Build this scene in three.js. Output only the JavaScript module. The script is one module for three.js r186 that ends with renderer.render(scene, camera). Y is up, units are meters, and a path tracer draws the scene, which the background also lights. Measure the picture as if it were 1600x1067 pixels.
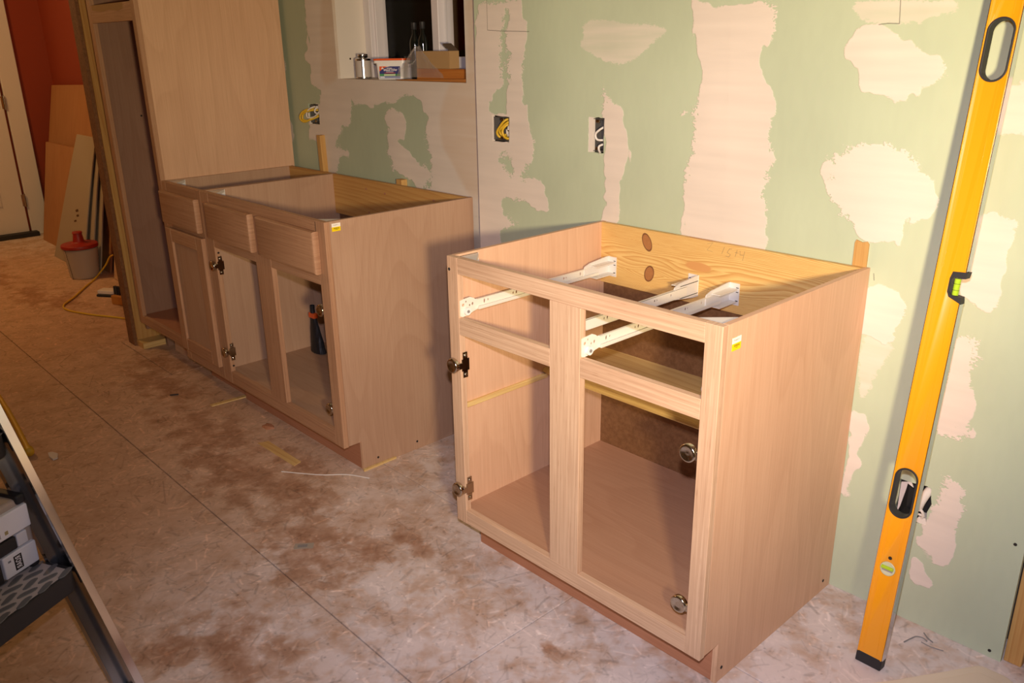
import * as THREE from 'three';
import { RoundedBoxGeometry } from 'three/addons/geometries/RoundedBoxGeometry.js';
import { mergeGeometries, toCreasedNormals } from 'three/addons/utils/BufferGeometryUtils.js';

// ---------- camera, light, exposure ----------
const scene = new THREE.Scene();
scene.background = new THREE.Color(0x000000);            // night outside the window
const camera = new THREE.PerspectiveCamera(44.307, 1600 / 1067, 0.05, 40);
camera.position.set(0.8198, 1.3843, 1.9146);
camera.rotation.order = 'YXZ';
camera.rotation.set(-0.3417, 0.8212, -0.0163);
scene.add(camera);
const renderer = new THREE.WebGLRenderer({ antialias: true });
renderer.toneMapping = THREE.LinearToneMapping;
renderer.toneMappingExposure = 1.0;
renderer.shadowMap.enabled = true;

function spot(name, color, intensity, pos, target, angle, penumbra, radius) {
  const l = new THREE.SpotLight(color, intensity, 0, angle, penumbra, 2);
  l.name = name; l.position.set(...pos); l.target.position.set(...target);
  l.castShadow = true; l.shadow.radius = radius; l.shadow.mapSize.set(2048, 2048);
  scene.add(l, l.target); return l;
}
// halogen work lamp standing to the right of the photographer
spot('work_lamp_light', new THREE.Color().setRGB(1, 0.77, 0.46), 18.8, [1.14, 1.30, 1.88], [-0.9, 1.52, 0], 0.76, 0.66, 3.2);
// the camera's own flash, a little above the lens
spot('camera_flash_light', new THREE.Color().setRGB(1, 0.92, 1.08), 9.3, [0.797, 1.478, 1.889], [-0.25, 0.5, 0.5], 0.80, 0.9, 0.9);
// warm ceiling lamp of the room beyond, out of view
const far = new THREE.PointLight(new THREE.Color().setRGB(1, 0.55, 0.20), 3.4, 0, 2);
far.name = 'dining_ceiling_light'; far.position.set(-5.2, 2.25, 1.5); far.castShadow = true; far.shadow.radius = 4; scene.add(far);

// ---------- helpers ----------
let seedN = 7;
const rnd = () => { seedN = (seedN * 1664525 + 1013904223) >>> 0; return seedN / 4294967296; };
const rr = (a, b) => a + (b - a) * rnd();
const hash = (x, y, s) => { let h = Math.imul(x, 374761393) ^ Math.imul(y, 668265263) ^ Math.imul(s + 11, 1274126177); h = Math.imul(h ^ (h >>> 13), 1274126177); return ((h ^ (h >>> 16)) >>> 0) / 4294967296; };
function vn(x, y, s = 0) { const xi = Math.floor(x), yi = Math.floor(y); let fx = x - xi, fy = y - yi; fx = fx * fx * (3 - 2 * fx); fy = fy * fy * (3 - 2 * fy);
  const a = hash(xi, yi, s), b = hash(xi + 1, yi, s), c = hash(xi, yi + 1, s), d = hash(xi + 1, yi + 1, s); return a + (b - a) * fx + (c - a) * fy + (a - b - c + d) * fx * fy; }
const fbm = (x, y, s = 0, o = 4) => { let v = 0, a = 0.5, t = 0; for (let i = 0; i < o; i++) { v += a * vn(x, y, s + i * 17); t += a; x *= 2.03; y *= 2.03; a *= 0.5; } return v / t; };
const clamp = (x, a = 0, b = 1) => Math.min(b, Math.max(a, x));
const smooth = (a, b, x) => { const t = clamp((x - a) / (b - a)); return t * t * (3 - 2 * t); };
const mix = (a, b, t) => a.map((v, i) => v + (b[i] - v) * t);

function dataTex(w, h, fn, srgb = true, wrap = THREE.MirroredRepeatWrapping) {
  const d = new Uint8Array(w * h * 4);
  for (let j = 0; j < h; j++) for (let i = 0; i < w; i++) { const c = fn(i / w, j / h, i, j), k = (j * w + i) * 4; d[k] = clamp(c[0], 0, 255); d[k + 1] = clamp(c[1], 0, 255); d[k + 2] = clamp(c[2], 0, 255); d[k + 3] = 255; }
  const t = new THREE.DataTexture(d, w, h); if (srgb) t.colorSpace = THREE.SRGBColorSpace;
  t.wrapS = t.wrapT = wrap; t.magFilter = THREE.LinearFilter; t.minFilter = THREE.LinearMipmapLinearFilter; t.generateMipmaps = true; t.needsUpdate = true; return t;
}
function canvasTex(w, h, draw, wrap = THREE.ClampToEdgeWrapping) {
  const c = document.createElement('canvas'); c.width = w; c.height = h; draw(c.getContext('2d'), w, h);
  const t = new THREE.CanvasTexture(c); t.colorSpace = THREE.SRGBColorSpace; t.wrapS = t.wrapT = wrap; return t;
}
const std = (o) => new THREE.MeshStandardMaterial(o);
const phys = (o) => new THREE.MeshPhysicalMaterial(o);
const lin = (r, g, b) => new THREE.Color().setRGB(r, g, b);
function sized(tex, sw, sh, ox = 0, oy = 0) { tex.repeat.set(1 / sw, 1 / sh); tex.offset.set(ox, oy); return tex; }

// metric box uv: v runs along the grain axis
function boxUV(g, grain = 1, ou = rr(0, 3), ov = rr(0, 3)) {
  if (g.index) g = g.toNonIndexed();
  const p = g.attributes.position, uv = new Float32Array(p.count * 2), a = new THREE.Vector3(), b = new THREE.Vector3(), c = new THREE.Vector3();
  for (let i = 0; i < p.count; i += 3) {
    a.fromBufferAttribute(p, i); b.fromBufferAttribute(p, i + 1); c.fromBufferAttribute(p, i + 2);
    const n = b.clone().sub(a).cross(c.clone().sub(a)), q = [Math.abs(n.x), Math.abs(n.y), Math.abs(n.z)];
    const m = q.indexOf(Math.max(...q)), rest = [0, 1, 2].filter((k) => k !== m);
    const V = rest.includes(grain) ? grain : rest[1], U = rest.find((k) => k !== V);
    [a, b, c].forEach((w, k) => { const s = w.toArray(); uv[(i + k) * 2] = s[U] + ou + m * 0.37; uv[(i + k) * 2 + 1] = s[V] + ov; });
  }
  g.setAttribute('uv', new THREE.BufferAttribute(uv, 2));
  for (const k of Object.keys(g.attributes)) if (!['position', 'normal', 'uv'].includes(k)) g.deleteAttribute(k);
  return g;
}
function box(x0, x1, y0, y1, z0, z1, grain = 1, r = 0.0012) {
  const w = Math.abs(x1 - x0), h = Math.abs(y1 - y0), d = Math.abs(z1 - z0);
  const g = r > 0 && r < Math.min(w, h, d) * 0.45 ? new RoundedBoxGeometry(w, h, d, 1, r) : new THREE.BoxGeometry(w, h, d);
  g.translate((x0 + x1) / 2, (y0 + y1) / 2, (z0 + z1) / 2);
  return boxUV(g, grain);
}
const V3 = (p) => new THREE.Vector3(...p);
function tube(pts, r, seg = 24, rad = 7) { const g = new THREE.TubeGeometry(new THREE.CatmullRomCurve3(pts.map(V3)), seg, r, rad, false); return g.toNonIndexed(); }
function cyl(r0, r1, h, axis, [x, y, z], seg = 20) { const g = new THREE.CylinderGeometry(r0, r1, h, seg); if (axis === 'x') g.rotateZ(-Math.PI / 2); if (axis === 'z') g.rotateX(Math.PI / 2); g.translate(x, y, z); return g.toNonIndexed(); }
function lathe(pts, [x, y, z], seg = 32) { const g = new THREE.LatheGeometry(pts.map((p) => new THREE.Vector2(...p)), seg); g.translate(x, y, z); return g.toNonIndexed(); }
function extrude(pts, depth, holes = [], bevel = 0, curve = 10) {
  const s = pts instanceof THREE.Shape ? pts : new THREE.Shape(pts.map((p) => new THREE.Vector2(...p)));
  for (const h of holes) s.holes.push(h instanceof THREE.Path ? h : new THREE.Path(h.map((p) => new THREE.Vector2(...p))));
  return new THREE.ExtrudeGeometry(s, { depth, bevelEnabled: bevel > 0, bevelThickness: bevel, bevelSize: bevel, bevelOffset: -bevel, bevelSegments: 2, curveSegments: curve });
}
const merge = (list) => mergeGeometries(list.map((g) => { g = g.index ? g.toNonIndexed() : g; for (const k of Object.keys(g.attributes)) if (!['position', 'normal', 'uv'].includes(k)) g.deleteAttribute(k); return g; }));

const taken = {};
function numbered(n) { const k = taken[n] = (taken[n] ?? -1) + 1; return k ? n + '_' + String(k).padStart(3, '0') : n; }
function shade(o) { o.castShadow = o.receiveShadow = true; return o; }
// a thing: a Group at its base; parts are given in world metres unless `local`
function thing(name, label, category, base = [0, 0, 0], group, turn = 0) {
  const o = new THREE.Group(); o.name = numbered(name); o.position.set(...base); o.rotation.y = turn;
  o.userData = { label, category }; if (group) o.userData.group = group;
  o.userDataBase = base; o.partCount = {}; scene.add(o); return o;
}
function part(name, geo, mat, parent, label) {
  let root = parent; while (root.parent && root.parent !== scene) root = root.parent;
  if (root.userDataBase && !root.isLocal) geo.translate(...root.userDataBase.map((v) => -v));
  const m = shade(new THREE.Mesh(geo, mat));
  const k = root.partCount[name] = (root.partCount[name] ?? -1) + 1;
  m.name = k ? name + '_' + String(k).padStart(3, '0') : name;
  if (label) m.userData.label = label;
  parent.add(m); return m;
}
function single(name, geo, mat, label, category, group) {   // a thing that is one mesh, its origin at its base
  geo.computeBoundingBox(); const b = geo.boundingBox, c = [(b.min.x + b.max.x) / 2, b.min.y, (b.min.z + b.max.z) / 2];
  geo.translate(-c[0], -c[1], -c[2]);
  const m = shade(new THREE.Mesh(geo, mat)); m.name = numbered(name); m.position.set(...c);
  m.userData = { label, category }; if (group) m.userData.group = group; scene.add(m); return m;
}
function struct(name, geo, mat) { const m = shade(geo ? new THREE.Mesh(geo, mat) : new THREE.Group()); m.name = name; m.userData.kind = 'structure'; m.partCount = {}; m.userDataBase = [0, 0, 0]; scene.add(m); return m; }

// ---------- materials ----------
function woodTex(w, h, sw, sh, base, dark, seed, o = {}) {
  const { rings = 14, warp = 0.5, fibre = 0.35, contrast = 0.5, pores = 0.25, stretch = 6, blot = 0.12 } = o;
  return sized(dataTex(w, h, (a, b) => {
    const x = a * sw, y = b * sh;
    const wv = fbm(x * 3.2, y * 3.2 / stretch, seed, 3);
    const ph = (x * 2.2 + (wv - 0.5) * warp * 2.2) * rings;
    const s = ph - Math.floor(ph), ring = Math.pow(s, 2.2) * (s > 0.93 ? (1 - s) / 0.07 : 1);
    const f = fbm(x * 420, y * 9, seed + 5, 2), f2 = vn(x * 900, y * 26, seed + 9);
    const bl = fbm(x * 5, y * 2.2, seed + 31, 3) - 0.5;
    let t = contrast * ring + fibre * (f - 0.5) + bl * blot * 4;
    if (f2 > 0.82) t += pores * (f2 - 0.82) * 5;
    return mix(base, dark, clamp(t, -0.3, 1.1));
  }), sw, sh);
}
const T = {};
T.ply = woodTex(1024, 1024, 1.1, 1.3, [216, 175, 142], [184, 138, 106], 3, { rings: 4, warp: 1.5, fibre: 0.38, contrast: 0.20, pores: 0.20, stretch: 5, blot: 0.16 });
T.oak = woodTex(1024, 1024, 0.5, 1.0, [210, 176, 145], [160, 120, 92], 13, { rings: 34, warp: 0.30, fibre: 0.55, contrast: 0.17, pores: 0.5, stretch: 12, blot: 0.12 });
T.pine = woodTex(512, 1024, 0.4, 1.2, [218, 186, 122], [176, 122, 62], 23, { rings: 15, warp: 0.5, fibre: 0.35, contrast: 0.34, pores: 0.1, stretch: 9 });
T.grain = sized(dataTex(512, 512, (a, b) => { const n = 128 + (fbm(a * 180, b * 8, 77, 3) - 0.5) * 150; return [n, n, n]; }, false), 0.5, 1.0);
T.speck = sized(dataTex(512, 512, (a, b, i, j) => { const n = fbm(a * 60, b * 60, 41, 4), k = hash(i, j, 5); return mix([134, 98, 66], [98, 66, 40], clamp(n * 0.9 + (k - 0.5) * 0.55)); }), 0.5, 0.5);
T.osbEdge = sized(dataTex(256, 512, (a, b, i, j) => { const n = fbm(a * 26, b * 90, 141, 4), k = hash(i, j, 15); return mix([186, 160, 128], [104, 80, 58], clamp((n - 0.3) * 1.5 + (k - 0.5) * 0.4)); }), 0.12, 0.5);
const M = {
  ply: std({ map: T.ply, roughness: 0.62, bumpMap: T.grain, bumpScale: 0.00015 }),
  plyLeftShaded: std({ map: T.ply, roughness: 0.62, color: lin(0.66, 0.66, 0.67) }),  // same ply, darkened to stand in for weaker light on the left cabinets
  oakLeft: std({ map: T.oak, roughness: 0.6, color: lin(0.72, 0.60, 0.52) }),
  plyInnerShaded: std({ map: T.ply, roughness: 0.55, color: lin(0.42, 0.38, 0.40) }),  // shade inside the tall cabinet is put into this ply's colour
  plyFloorShaded: std({ map: T.ply, roughness: 0.55, color: lin(0.70, 0.64, 0.62) }),  // same ply as the sides, with interior shade mixed into the tint
  oak: std({ map: T.oak, roughness: 0.6, bumpMap: T.grain, bumpScale: 0.0002 }),
  pine: std({ map: T.pine, roughness: 0.65 }),
  fir: std({ map: T.pine, roughness: 0.75, color: lin(0.80, 0.66, 0.52) }),
  plySheet: std({ map: T.ply, roughness: 0.6, color: lin(0.62, 0.47, 0.28) }),
  rawEdge: std({ map: T.speck, roughness: 0.85, color: lin(1.9, 1.8, 1.6) }),
  hardboard: std({ map: T.speck, roughness: 0.5 }),
  toe: std({ map: T.ply, roughness: 0.7, color: lin(0.62, 0.44, 0.37) }),
  pale: std({ map: T.oak, roughness: 0.8, color: lin(1.05, 1.0, 0.95) }),
  slide: std({ color: lin(0.80, 0.76, 0.66), roughness: 0.38 }),
  plastic: std({ color: lin(0.82, 0.80, 0.77), roughness: 0.4 }),
  clearPlastic: std({ color: lin(0.74, 0.72, 0.68), roughness: 0.3 }),
  hole: std({ color: lin(0.02, 0.016, 0.013), roughness: 0.9 }),
  nickel: std({ color: lin(0.55, 0.50, 0.42), roughness: 0.16, metalness: 1 }),
  alu: std({ color: lin(0.66, 0.68, 0.72), roughness: 0.17, metalness: 1 }),
  paintCan: std({ color: lin(0.44, 0.37, 0.30), roughness: 0.6 }),
  black: std({ color: lin(0.018, 0.018, 0.02), roughness: 0.55 }),
  blackGloss: std({ color: lin(0.006, 0.008, 0.007), roughness: 0.08 }),
  yellowPaint: phys({ color: lin(0.90, 0.36, 0.008), roughness: 0.28, clearcoat: 0.5, clearcoatRoughness: 0.15 }),
  whitePaint: std({ color: lin(0.78, 0.76, 0.73), roughness: 0.55 }),
  vinyl: std({ color: lin(0.74, 0.70, 0.72), roughness: 0.35 }),
  gap: std({ color: lin(0.05, 0.04, 0.032), roughness: 0.95 }),
  wireYellow: std({ color: lin(0.72, 0.46, 0.03), roughness: 0.45 }),
  wireWhite: std({ color: lin(0.78, 0.74, 0.68), roughness: 0.45 }),
  wireGrey: std({ color: lin(0.25, 0.24, 0.23), roughness: 0.6 }),
  boxSteel: std({ color: lin(0.16, 0.15, 0.14), roughness: 0.5, metalness: 0.4 }),
  red: std({ color: lin(0.34, 0.018, 0.008), roughness: 0.45 }),
  orange: std({ color: lin(0.82, 0.12, 0.02), roughness: 0.4 }),
  greyBoard: std({ color: lin(0.38, 0.33, 0.26), roughness: 0.8 }),
  card: std({ color: lin(0.42, 0.26, 0.11), roughness: 0.9 }),
  glassPane: phys({ color: lin(1, 1, 1), roughness: 0.0, transmission: 1, thickness: 0, ior: 1.5 }),
  glassOpen: phys({ color: lin(1, 1, 1), roughness: 0.0, transmission: 1, thickness: 0, ior: 1.12 }),
  film: phys({ color: lin(0.98, 0.99, 1), roughness: 0.06, transmission: 0.94, thickness: 0, ior: 1.5, side: THREE.DoubleSide }),
};

// trowelled drywall: joint compound over green board, as traced patches with ragged edges
const RIGHT = {mud:[[[-1.376,1.517],[-1.176,1.508],[-1.159,1.441],[-1.156,1.354],[-1.167,1.218],[-1.134,1.195],[-1.132,1.095],[-1.141,1.029],[-1.18,0.984],[-1.131,0.97],[-1.079,0.95],[-1.05,0.869],[-1.17,0.883],[-1.268,0.9],[-1.288,0.876],[-1.268,0.831],[-1.199,0.817],[-1.284,0.769],[-1.287,0.733],[-1.297,0.647],[-1.435,0.623]],
  [[-0.831,1.258],[-0.823,1.246],[-0.806,1.217],[-0.763,1.21],[-0.753,1.178],[-0.737,1.147],[-0.732,1.083],[-0.738,1.009],[-0.755,0.999],[-0.821,0.994],[-0.834,1.048],[-0.834,1.069],[-0.824,1.082],[-0.829,1.181]],
  [[-0.826,0.987],[-0.777,0.995],[-0.767,0.966],[-0.768,0.855],[-0.845,0.844],[-0.832,0.938]],
  [[-0.844,0.982],[-0.822,0.996],[-0.812,0.988],[-0.835,0.979]],
  [[-1.141,1.089],[-1.109,1.097],[-1.107,1.091],[-1.135,1.083]],
  [[-0.57,1.199],[-0.533,1.214],[-0.525,1.204],[-0.544,1.202]],
  [[-0.555,1.481],[-0.542,1.448],[-0.519,1.369],[-0.502,1.341],[-0.506,1.266],[-0.507,1.172],[-0.513,1.081],[-0.536,1.03],[-0.529,0.98],[-0.529,0.909],[-0.536,0.849],[-0.41,0.837],[-0.269,0.861],[-0.286,1.066],[-0.289,1.173],[-0.292,1.261],[-0.333,1.292],[-0.332,1.346],[-0.298,1.383],[-0.301,1.47]],
  [[-0.111,1.411],[-0.079,1.409],[-0.0,1.387],[0.062,1.36],[0.1,1.341],[0.099,1.307],[0.087,1.285],[0.054,1.266],[0.034,1.243],[0.005,1.249],[-0.04,1.261],[-0.079,1.276],[-0.091,1.313],[-0.111,1.336],[-0.118,1.373]],
  [[-0.125,1.124],[-0.111,1.14],[-0.055,1.147],[-0.007,1.16],[0.038,1.151],[0.059,1.13],[0.068,1.102],[0.112,1.083],[0.119,1.051],[0.109,1.012],[0.094,0.988],[0.066,1.002],[0.064,0.964],[0.053,0.939],[0.031,0.954],[0.006,0.935],[-0.023,0.938],[-0.053,0.972],[-0.076,0.983],[-0.118,1.019],[-0.136,1.083]],
  [[0.212,1.29],[0.294,1.301],[0.315,1.205],[0.224,1.189],[0.213,1.193]],
  [[0.211,1.039],[0.245,1.037],[0.289,1.02],[0.289,1.019],[0.286,0.974],[0.277,0.917],[0.272,0.835],[0.243,0.839],[0.223,0.854],[0.206,0.894],[0.21,0.938],[0.206,0.989]],
  [[0.205,0.755],[0.228,0.771],[0.257,0.755],[0.264,0.679],[0.268,0.602],[0.267,0.576],[0.271,0.521],[0.239,0.518],[0.212,0.508],[0.203,0.554],[0.202,0.576],[0.203,0.662]],
  [[0.274,0.562],[0.296,0.564],[0.302,0.545],[0.284,0.525]],
  [[-0.003,0.846],[0.036,0.842],[0.068,0.828],[0.082,0.815],[0.077,0.724],[0.076,0.697],[0.032,0.713],[-0.005,0.715],[-0.011,0.806]],
  [[-0.002,0.523],[0.014,0.525],[0.039,0.519],[0.034,0.494],[0.029,0.451],[0.035,0.401],[0.032,0.412],[0.033,0.387],[0.054,0.398],[0.017,0.325],[0.01,0.265],[-0.001,0.28]],
  [[0.234,0.427],[0.244,0.408],[0.266,0.405],[0.29,0.346],[0.273,0.332],[0.284,0.278],[0.289,0.226],[0.278,0.168],[0.251,0.177],[0.24,0.202],[0.21,0.21],[0.212,0.269],[0.227,0.342]],
  [[0.195,0.188],[0.22,0.18],[0.239,0.158],[0.247,0.118],[0.239,0.102],[0.214,0.107],[0.19,0.108],[0.183,0.137]]],green:[[[-1.263,1.488],[-1.218,1.47],[-1.23,1.43],[-1.236,1.375],[-1.239,1.165],[-1.318,1.158],[-1.328,1.195],[-1.315,1.235],[-1.276,1.253],[-1.267,1.258],[-1.265,1.347],[-1.265,1.41],[-1.253,1.444]],
  [[-1.283,1.017],[-1.257,1.038],[-1.224,1.003],[-1.232,0.982],[-1.258,0.988]],
  [[0.231,0.572],[0.24,0.572],[0.252,0.555],[0.238,0.558]]],thin:[[[-0.917,1.429],[-0.886,1.445],[-0.839,1.442],[-0.805,1.439],[-0.771,1.434],[-0.617,1.417],[-0.621,1.399],[-0.657,1.385],[-0.687,1.359],[-0.718,1.338],[-0.759,1.325],[-0.818,1.327],[-0.862,1.344],[-0.921,1.366],[-0.93,1.376],[-0.912,1.397]],
  [[-0.115,1.462],[0.108,1.453],[0.11,1.43],[0.066,1.423],[0.033,1.412],[-0.05,1.411],[-0.085,1.419],[-0.115,1.442]],
  [[0.006,0.718],[0.08,0.704],[0.062,0.65],[0.045,0.617],[0.032,0.557],[0.011,0.55],[0.002,0.662]]],pencil:[[[-1.329,1.515],[-1.329,1.425],[-1.263,1.421],[-1.137,1.417]],
  [[-0.011,1.458],[-0.007,1.411],[-0.031,1.412],[-0.052,1.41]],
  [[0.009,0.864],[0.012,0.847]]]};
const LEFT = {green:[[[-2.725,1.601],[-2.51,1.59],[-2.503,1.53],[-2.506,1.445],[-2.511,1.383],[-2.55,1.364],[-2.545,1.339],[-2.519,1.308],[-2.521,1.241],[-2.452,1.22],[-2.453,1.143],[-2.524,1.141],[-2.566,1.059],[-2.543,1.041],[-2.584,0.998],[-2.488,0.984],[-2.502,0.827],[-2.791,0.798],[-2.735,0.967],[-2.713,1.003],[-2.767,1.117],[-2.745,1.186],[-2.721,1.3],[-2.753,1.411]],
  [[-2.22,1.168],[-2.169,1.164],[-2.07,1.158],[-1.993,1.179],[-1.921,1.179],[-1.848,1.207],[-1.79,1.2],[-1.739,1.182],[-1.741,1.166],[-1.706,1.134],[-1.738,1.082],[-1.719,1.026],[-1.702,1.005],[-1.71,0.953],[-1.714,0.904],[-1.717,0.87],[-1.773,0.847],[-1.993,0.823],[-2.432,0.774],[-2.37,0.88],[-2.316,0.945],[-2.258,0.941],[-2.242,0.969],[-2.345,0.98],[-2.329,1.026],[-2.287,1.078],[-2.334,1.078],[-2.288,1.065],[-2.226,1.084]]],mud:[[[-2.754,1.404],[-2.713,1.306],[-2.743,1.2],[-2.778,1.199],[-2.773,1.385]],
  [[-2.774,1.103],[-2.718,1.017],[-2.734,0.97],[-2.778,0.964]],
  [[-1.96,1.151],[-1.893,1.151],[-1.86,1.129],[-1.856,1.098],[-1.859,1.046],[-1.926,1.035],[-1.843,1.0],[-1.763,0.965],[-1.714,0.912],[-1.744,0.872],[-1.84,0.891],[-1.923,0.926],[-1.977,0.972],[-1.977,1.04],[-1.968,1.116],[-1.988,1.132]],
  [[-1.999,1.129],[-1.972,1.133],[-1.96,1.098],[-1.986,1.103]]],damp:[[[-1.585,1.252],[-1.478,1.264],[-1.472,1.541],[-1.36,1.535],[-1.385,0.857],[-1.503,0.871],[-1.568,0.967],[-1.636,1.027],[-1.644,1.11],[-1.615,1.192]],
  [[-2.376,1.584],[-2.289,1.58],[-2.297,1.309],[-2.294,1.255],[-2.388,1.234],[-2.431,1.233]]]};

function wallTex(w, h, x0, x1, y0, y1, paint, base, mudCol, dampCol, greenCol, seed) {
  const mk = (draw) => { const c = document.createElement('canvas'); c.width = w; c.height = h; const g = c.getContext('2d'); g.fillStyle = '#000'; g.fillRect(0, 0, w, h); g.fillStyle = g.strokeStyle = '#fff';
    const X = (x) => (x - x0) / (x1 - x0) * w, Y = (y) => (y1 - y) / (y1 - y0) * h;
    draw(g, X, Y); return g.getImageData(0, 0, w, h).data; };
  const poly = (g, X, Y, pts, fill = '#fff') => { g.fillStyle = fill; g.beginPath(); pts.forEach(([a, b], i) => (i ? g.lineTo(X(a), Y(b)) : g.moveTo(X(a), Y(b)))); g.closePath(); g.fill(); };
  const mask = mk((g, X, Y) => paint.mask(g, X, Y, poly)), thin = mk((g, X, Y) => paint.thin(g, X, Y, poly)), line = mk((g, X, Y) => paint.line(g, X, Y, poly));
  const px = w / (x1 - x0);
  // soften the masks so that noise can fray their edges
  const blur = (src, r) => { const a = new Float32Array(w * h), b = new Float32Array(w * h);
    for (let j = 0; j < h; j++) { let s = 0; for (let i = -r; i < w + r; i++) { if (i + r < w) s += src[(j * w + Math.max(0, i + r)) * 4] ; if (i - r - 1 >= 0) s -= src[(j * w + i - r - 1) * 4]; if (i >= 0 && i < w) a[j * w + i] = s / (2 * r + 1) / 255; } }
    for (let i = 0; i < w; i++) { let s = 0; for (let j = -r; j < h + r; j++) { if (j + r < h) s += a[Math.max(0, j + r) * w + i]; if (j - r - 1 >= 0) s -= a[(j - r - 1) * w + i]; if (j >= 0 && j < h) b[j * w + i] = s / (2 * r + 1); } }
    return b; };
  const R = Math.round(px * 0.011), m0 = blur(mask, R), m1 = new Float32Array(w * h), t1 = blur(thin, Math.round(px * 0.03)), t0 = blur(thin, R);
  for (let j = 0; j < h; j++) for (let i = 0; i < w; i++) { const x = i / px, y = j / px, a = Math.round(((fbm(x * 22, y * 16, seed + 60, 3) - 0.5) * 0.05 + (vn(x * 120, y * 40, seed + 66) - 0.5) * 0.008) * px), b = Math.round((fbm(x * 16, y * 22, seed + 70, 3) - 0.5) * 0.05 * px); m1[j * w + i] = m0[clamp(j + b, 0, h - 1) * w + clamp(i + a, 0, w - 1)]; }
  const color = new Uint8Array(w * h * 4), bump = new Uint8Array(w * h * 4);
  for (let j = 0; j < h; j++) for (let i = 0; i < w; i++) {
    const k = j * w + i, x = i / px, y = j / px;
    const ragged = 0.6 * (fbm(x * 70, y * 110, seed, 4) - 0.5) + 0.55 * (fbm(x * 230, y * 420, seed + 40, 2) - 0.5), coarse = vn(x * 9, y * 7, seed + 3);
    const amt = m1[k] + ragged * (0.3 + 1.9 * smooth(0.5, 0.85, coarse));
    let m = smooth(0.42, 0.58, amt);
    if (m1[k] > 0.97) m = 1; if (m1[k] < 0.02) m = 0;
    const streak = fbm(x * 5, y * 60, seed + 8, 3) - 0.5, cloud = fbm(x * 4, y * 3, seed + 21, 3) - 0.5;
    let green = greenCol.map((v) => v * (1 + cloud * 0.10 + (vn(x * 90, y * 30, seed + 4) - 0.5) * 0.012));
    let mud = mudCol.map((v, q) => v * (1 + cloud * 0.08 + streak * 0.05));
    let c;
    if (paint.thinIsDamp) { c = mix(mix(green, mud, m), mix(dampCol, mud, 0.25 + streak * 0.5), smooth(0.25, 0.8, t1[k] + (fbm(x * 14, y * 9, seed + 2, 3) - 0.5) * 0.3)); if (t1[k] > 0.7) m = 1; }
    else { const tt = smooth(0.4, 0.62, t0[k] + ragged * 0.9) * (0.62 + 0.5 * streak); c = mix(mix(green, mud, clamp(tt)), mud, m); }
    const l = line[k * 4] / 255; c = mix(c, [96, 92, 84], l * 0.75);
    const kk = ((h - 1 - j) * w + i) * 4;
    for (let q = 0; q < 3; q++) color[kk + q] = clamp(c[q], 0, 255);
    color[kk + 3] = 255;
    const cr = paint.crease ? paint.crease(x0 + x, y1 - y) : 0; const hgt = 90 + cr + m * 110 + (m * streak * 50) + (fbm(x * 40, y * 40, seed + 6, 2) - 0.5) * 8; bump[kk] = bump[kk + 1] = bump[kk + 2] = clamp(hgt, 0, 255); bump[kk + 3] = 255;
  }
  const mkT = (d, s) => { const t = new THREE.DataTexture(d, w, h); if (s) t.colorSpace = THREE.SRGBColorSpace; t.wrapS = t.wrapT = THREE.MirroredRepeatWrapping; t.magFilter = THREE.LinearFilter; t.minFilter = THREE.LinearMipmapLinearFilter; t.generateMipmaps = true;
    t.repeat.set(1 / (x1 - x0), 1 / (y1 - y0)); t.offset.set(-x0 / (x1 - x0), -y0 / (y1 - y0)); t.needsUpdate = true; return t; };
  return [mkT(color, true), mkT(bump, false)];
}
const stroke = (g, X, Y, pts, lw) => { g.lineWidth = lw; g.strokeStyle = '#fff'; g.beginPath(); pts.forEach(([a, b], i) => (i ? g.lineTo(X(a), Y(b)) : g.moveTo(X(a), Y(b)))); g.stroke(); };
const MUD = [223, 212, 199], GREEN = [186, 198, 170], DAMP = [208, 188, 166];
const [wr, wrB] = wallTex(1900, 1600, -1.42, 0.48, 0, 1.6, {
  mask: (g, X, Y, poly) => { RIGHT.mud.forEach((p) => poly(g, X, Y, p)); RIGHT.green.forEach((p) => poly(g, X, Y, p, '#000')); },
  thin: (g, X, Y, poly) => { RIGHT.thin.forEach((p) => poly(g, X, Y, p)); },
  crease: (x, y) => { const d = x + 0.403 - (y - 0.88) * -0.036; return d > 0 ? 70 * Math.exp(-d / 0.035) : 70 * Math.exp(d / 0.012) ; },
  line: (g, X, Y) => { RIGHT.pencil.forEach((p) => stroke(g, X, Y, p, 1.5)); },
}, null, MUD, DAMP, GREEN, 5);
const [wl, wlB] = wallTex(1500, 800, -2.85, -1.35, 0.8, 1.6, {
  thinIsDamp: true,
  mask: (g, X, Y, poly) => { g.fillRect(0, 0, 4000, 4000); LEFT.green.forEach((p) => poly(g, X, Y, p, '#000')); LEFT.mud.forEach((p) => poly(g, X, Y, p)); },
  thin: (g, X, Y, poly) => { LEFT.damp.forEach((p) => poly(g, X, Y, p)); },
  line: () => {},
}, null, MUD.map((v) => v * 0.97), DAMP, GREEN.map((v) => v * 0.93), 55);
M.wallR = std({ map: wr, bumpMap: wrB, bumpScale: 0.0016, roughness: 0.72 });
M.wallL = std({ map: wl, bumpMap: wlB, bumpScale: 0.0014, roughness: 0.72 });
M.gyp = std({ color: lin(0.76, 0.70, 0.62), roughness: 0.9 });
M.redWall = std({ color: lin(0.30, 0.045, 0.014), roughness: 0.7 });
M.roomWall = std({ color: lin(0.50, 0.44, 0.36), roughness: 0.9 });

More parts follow.
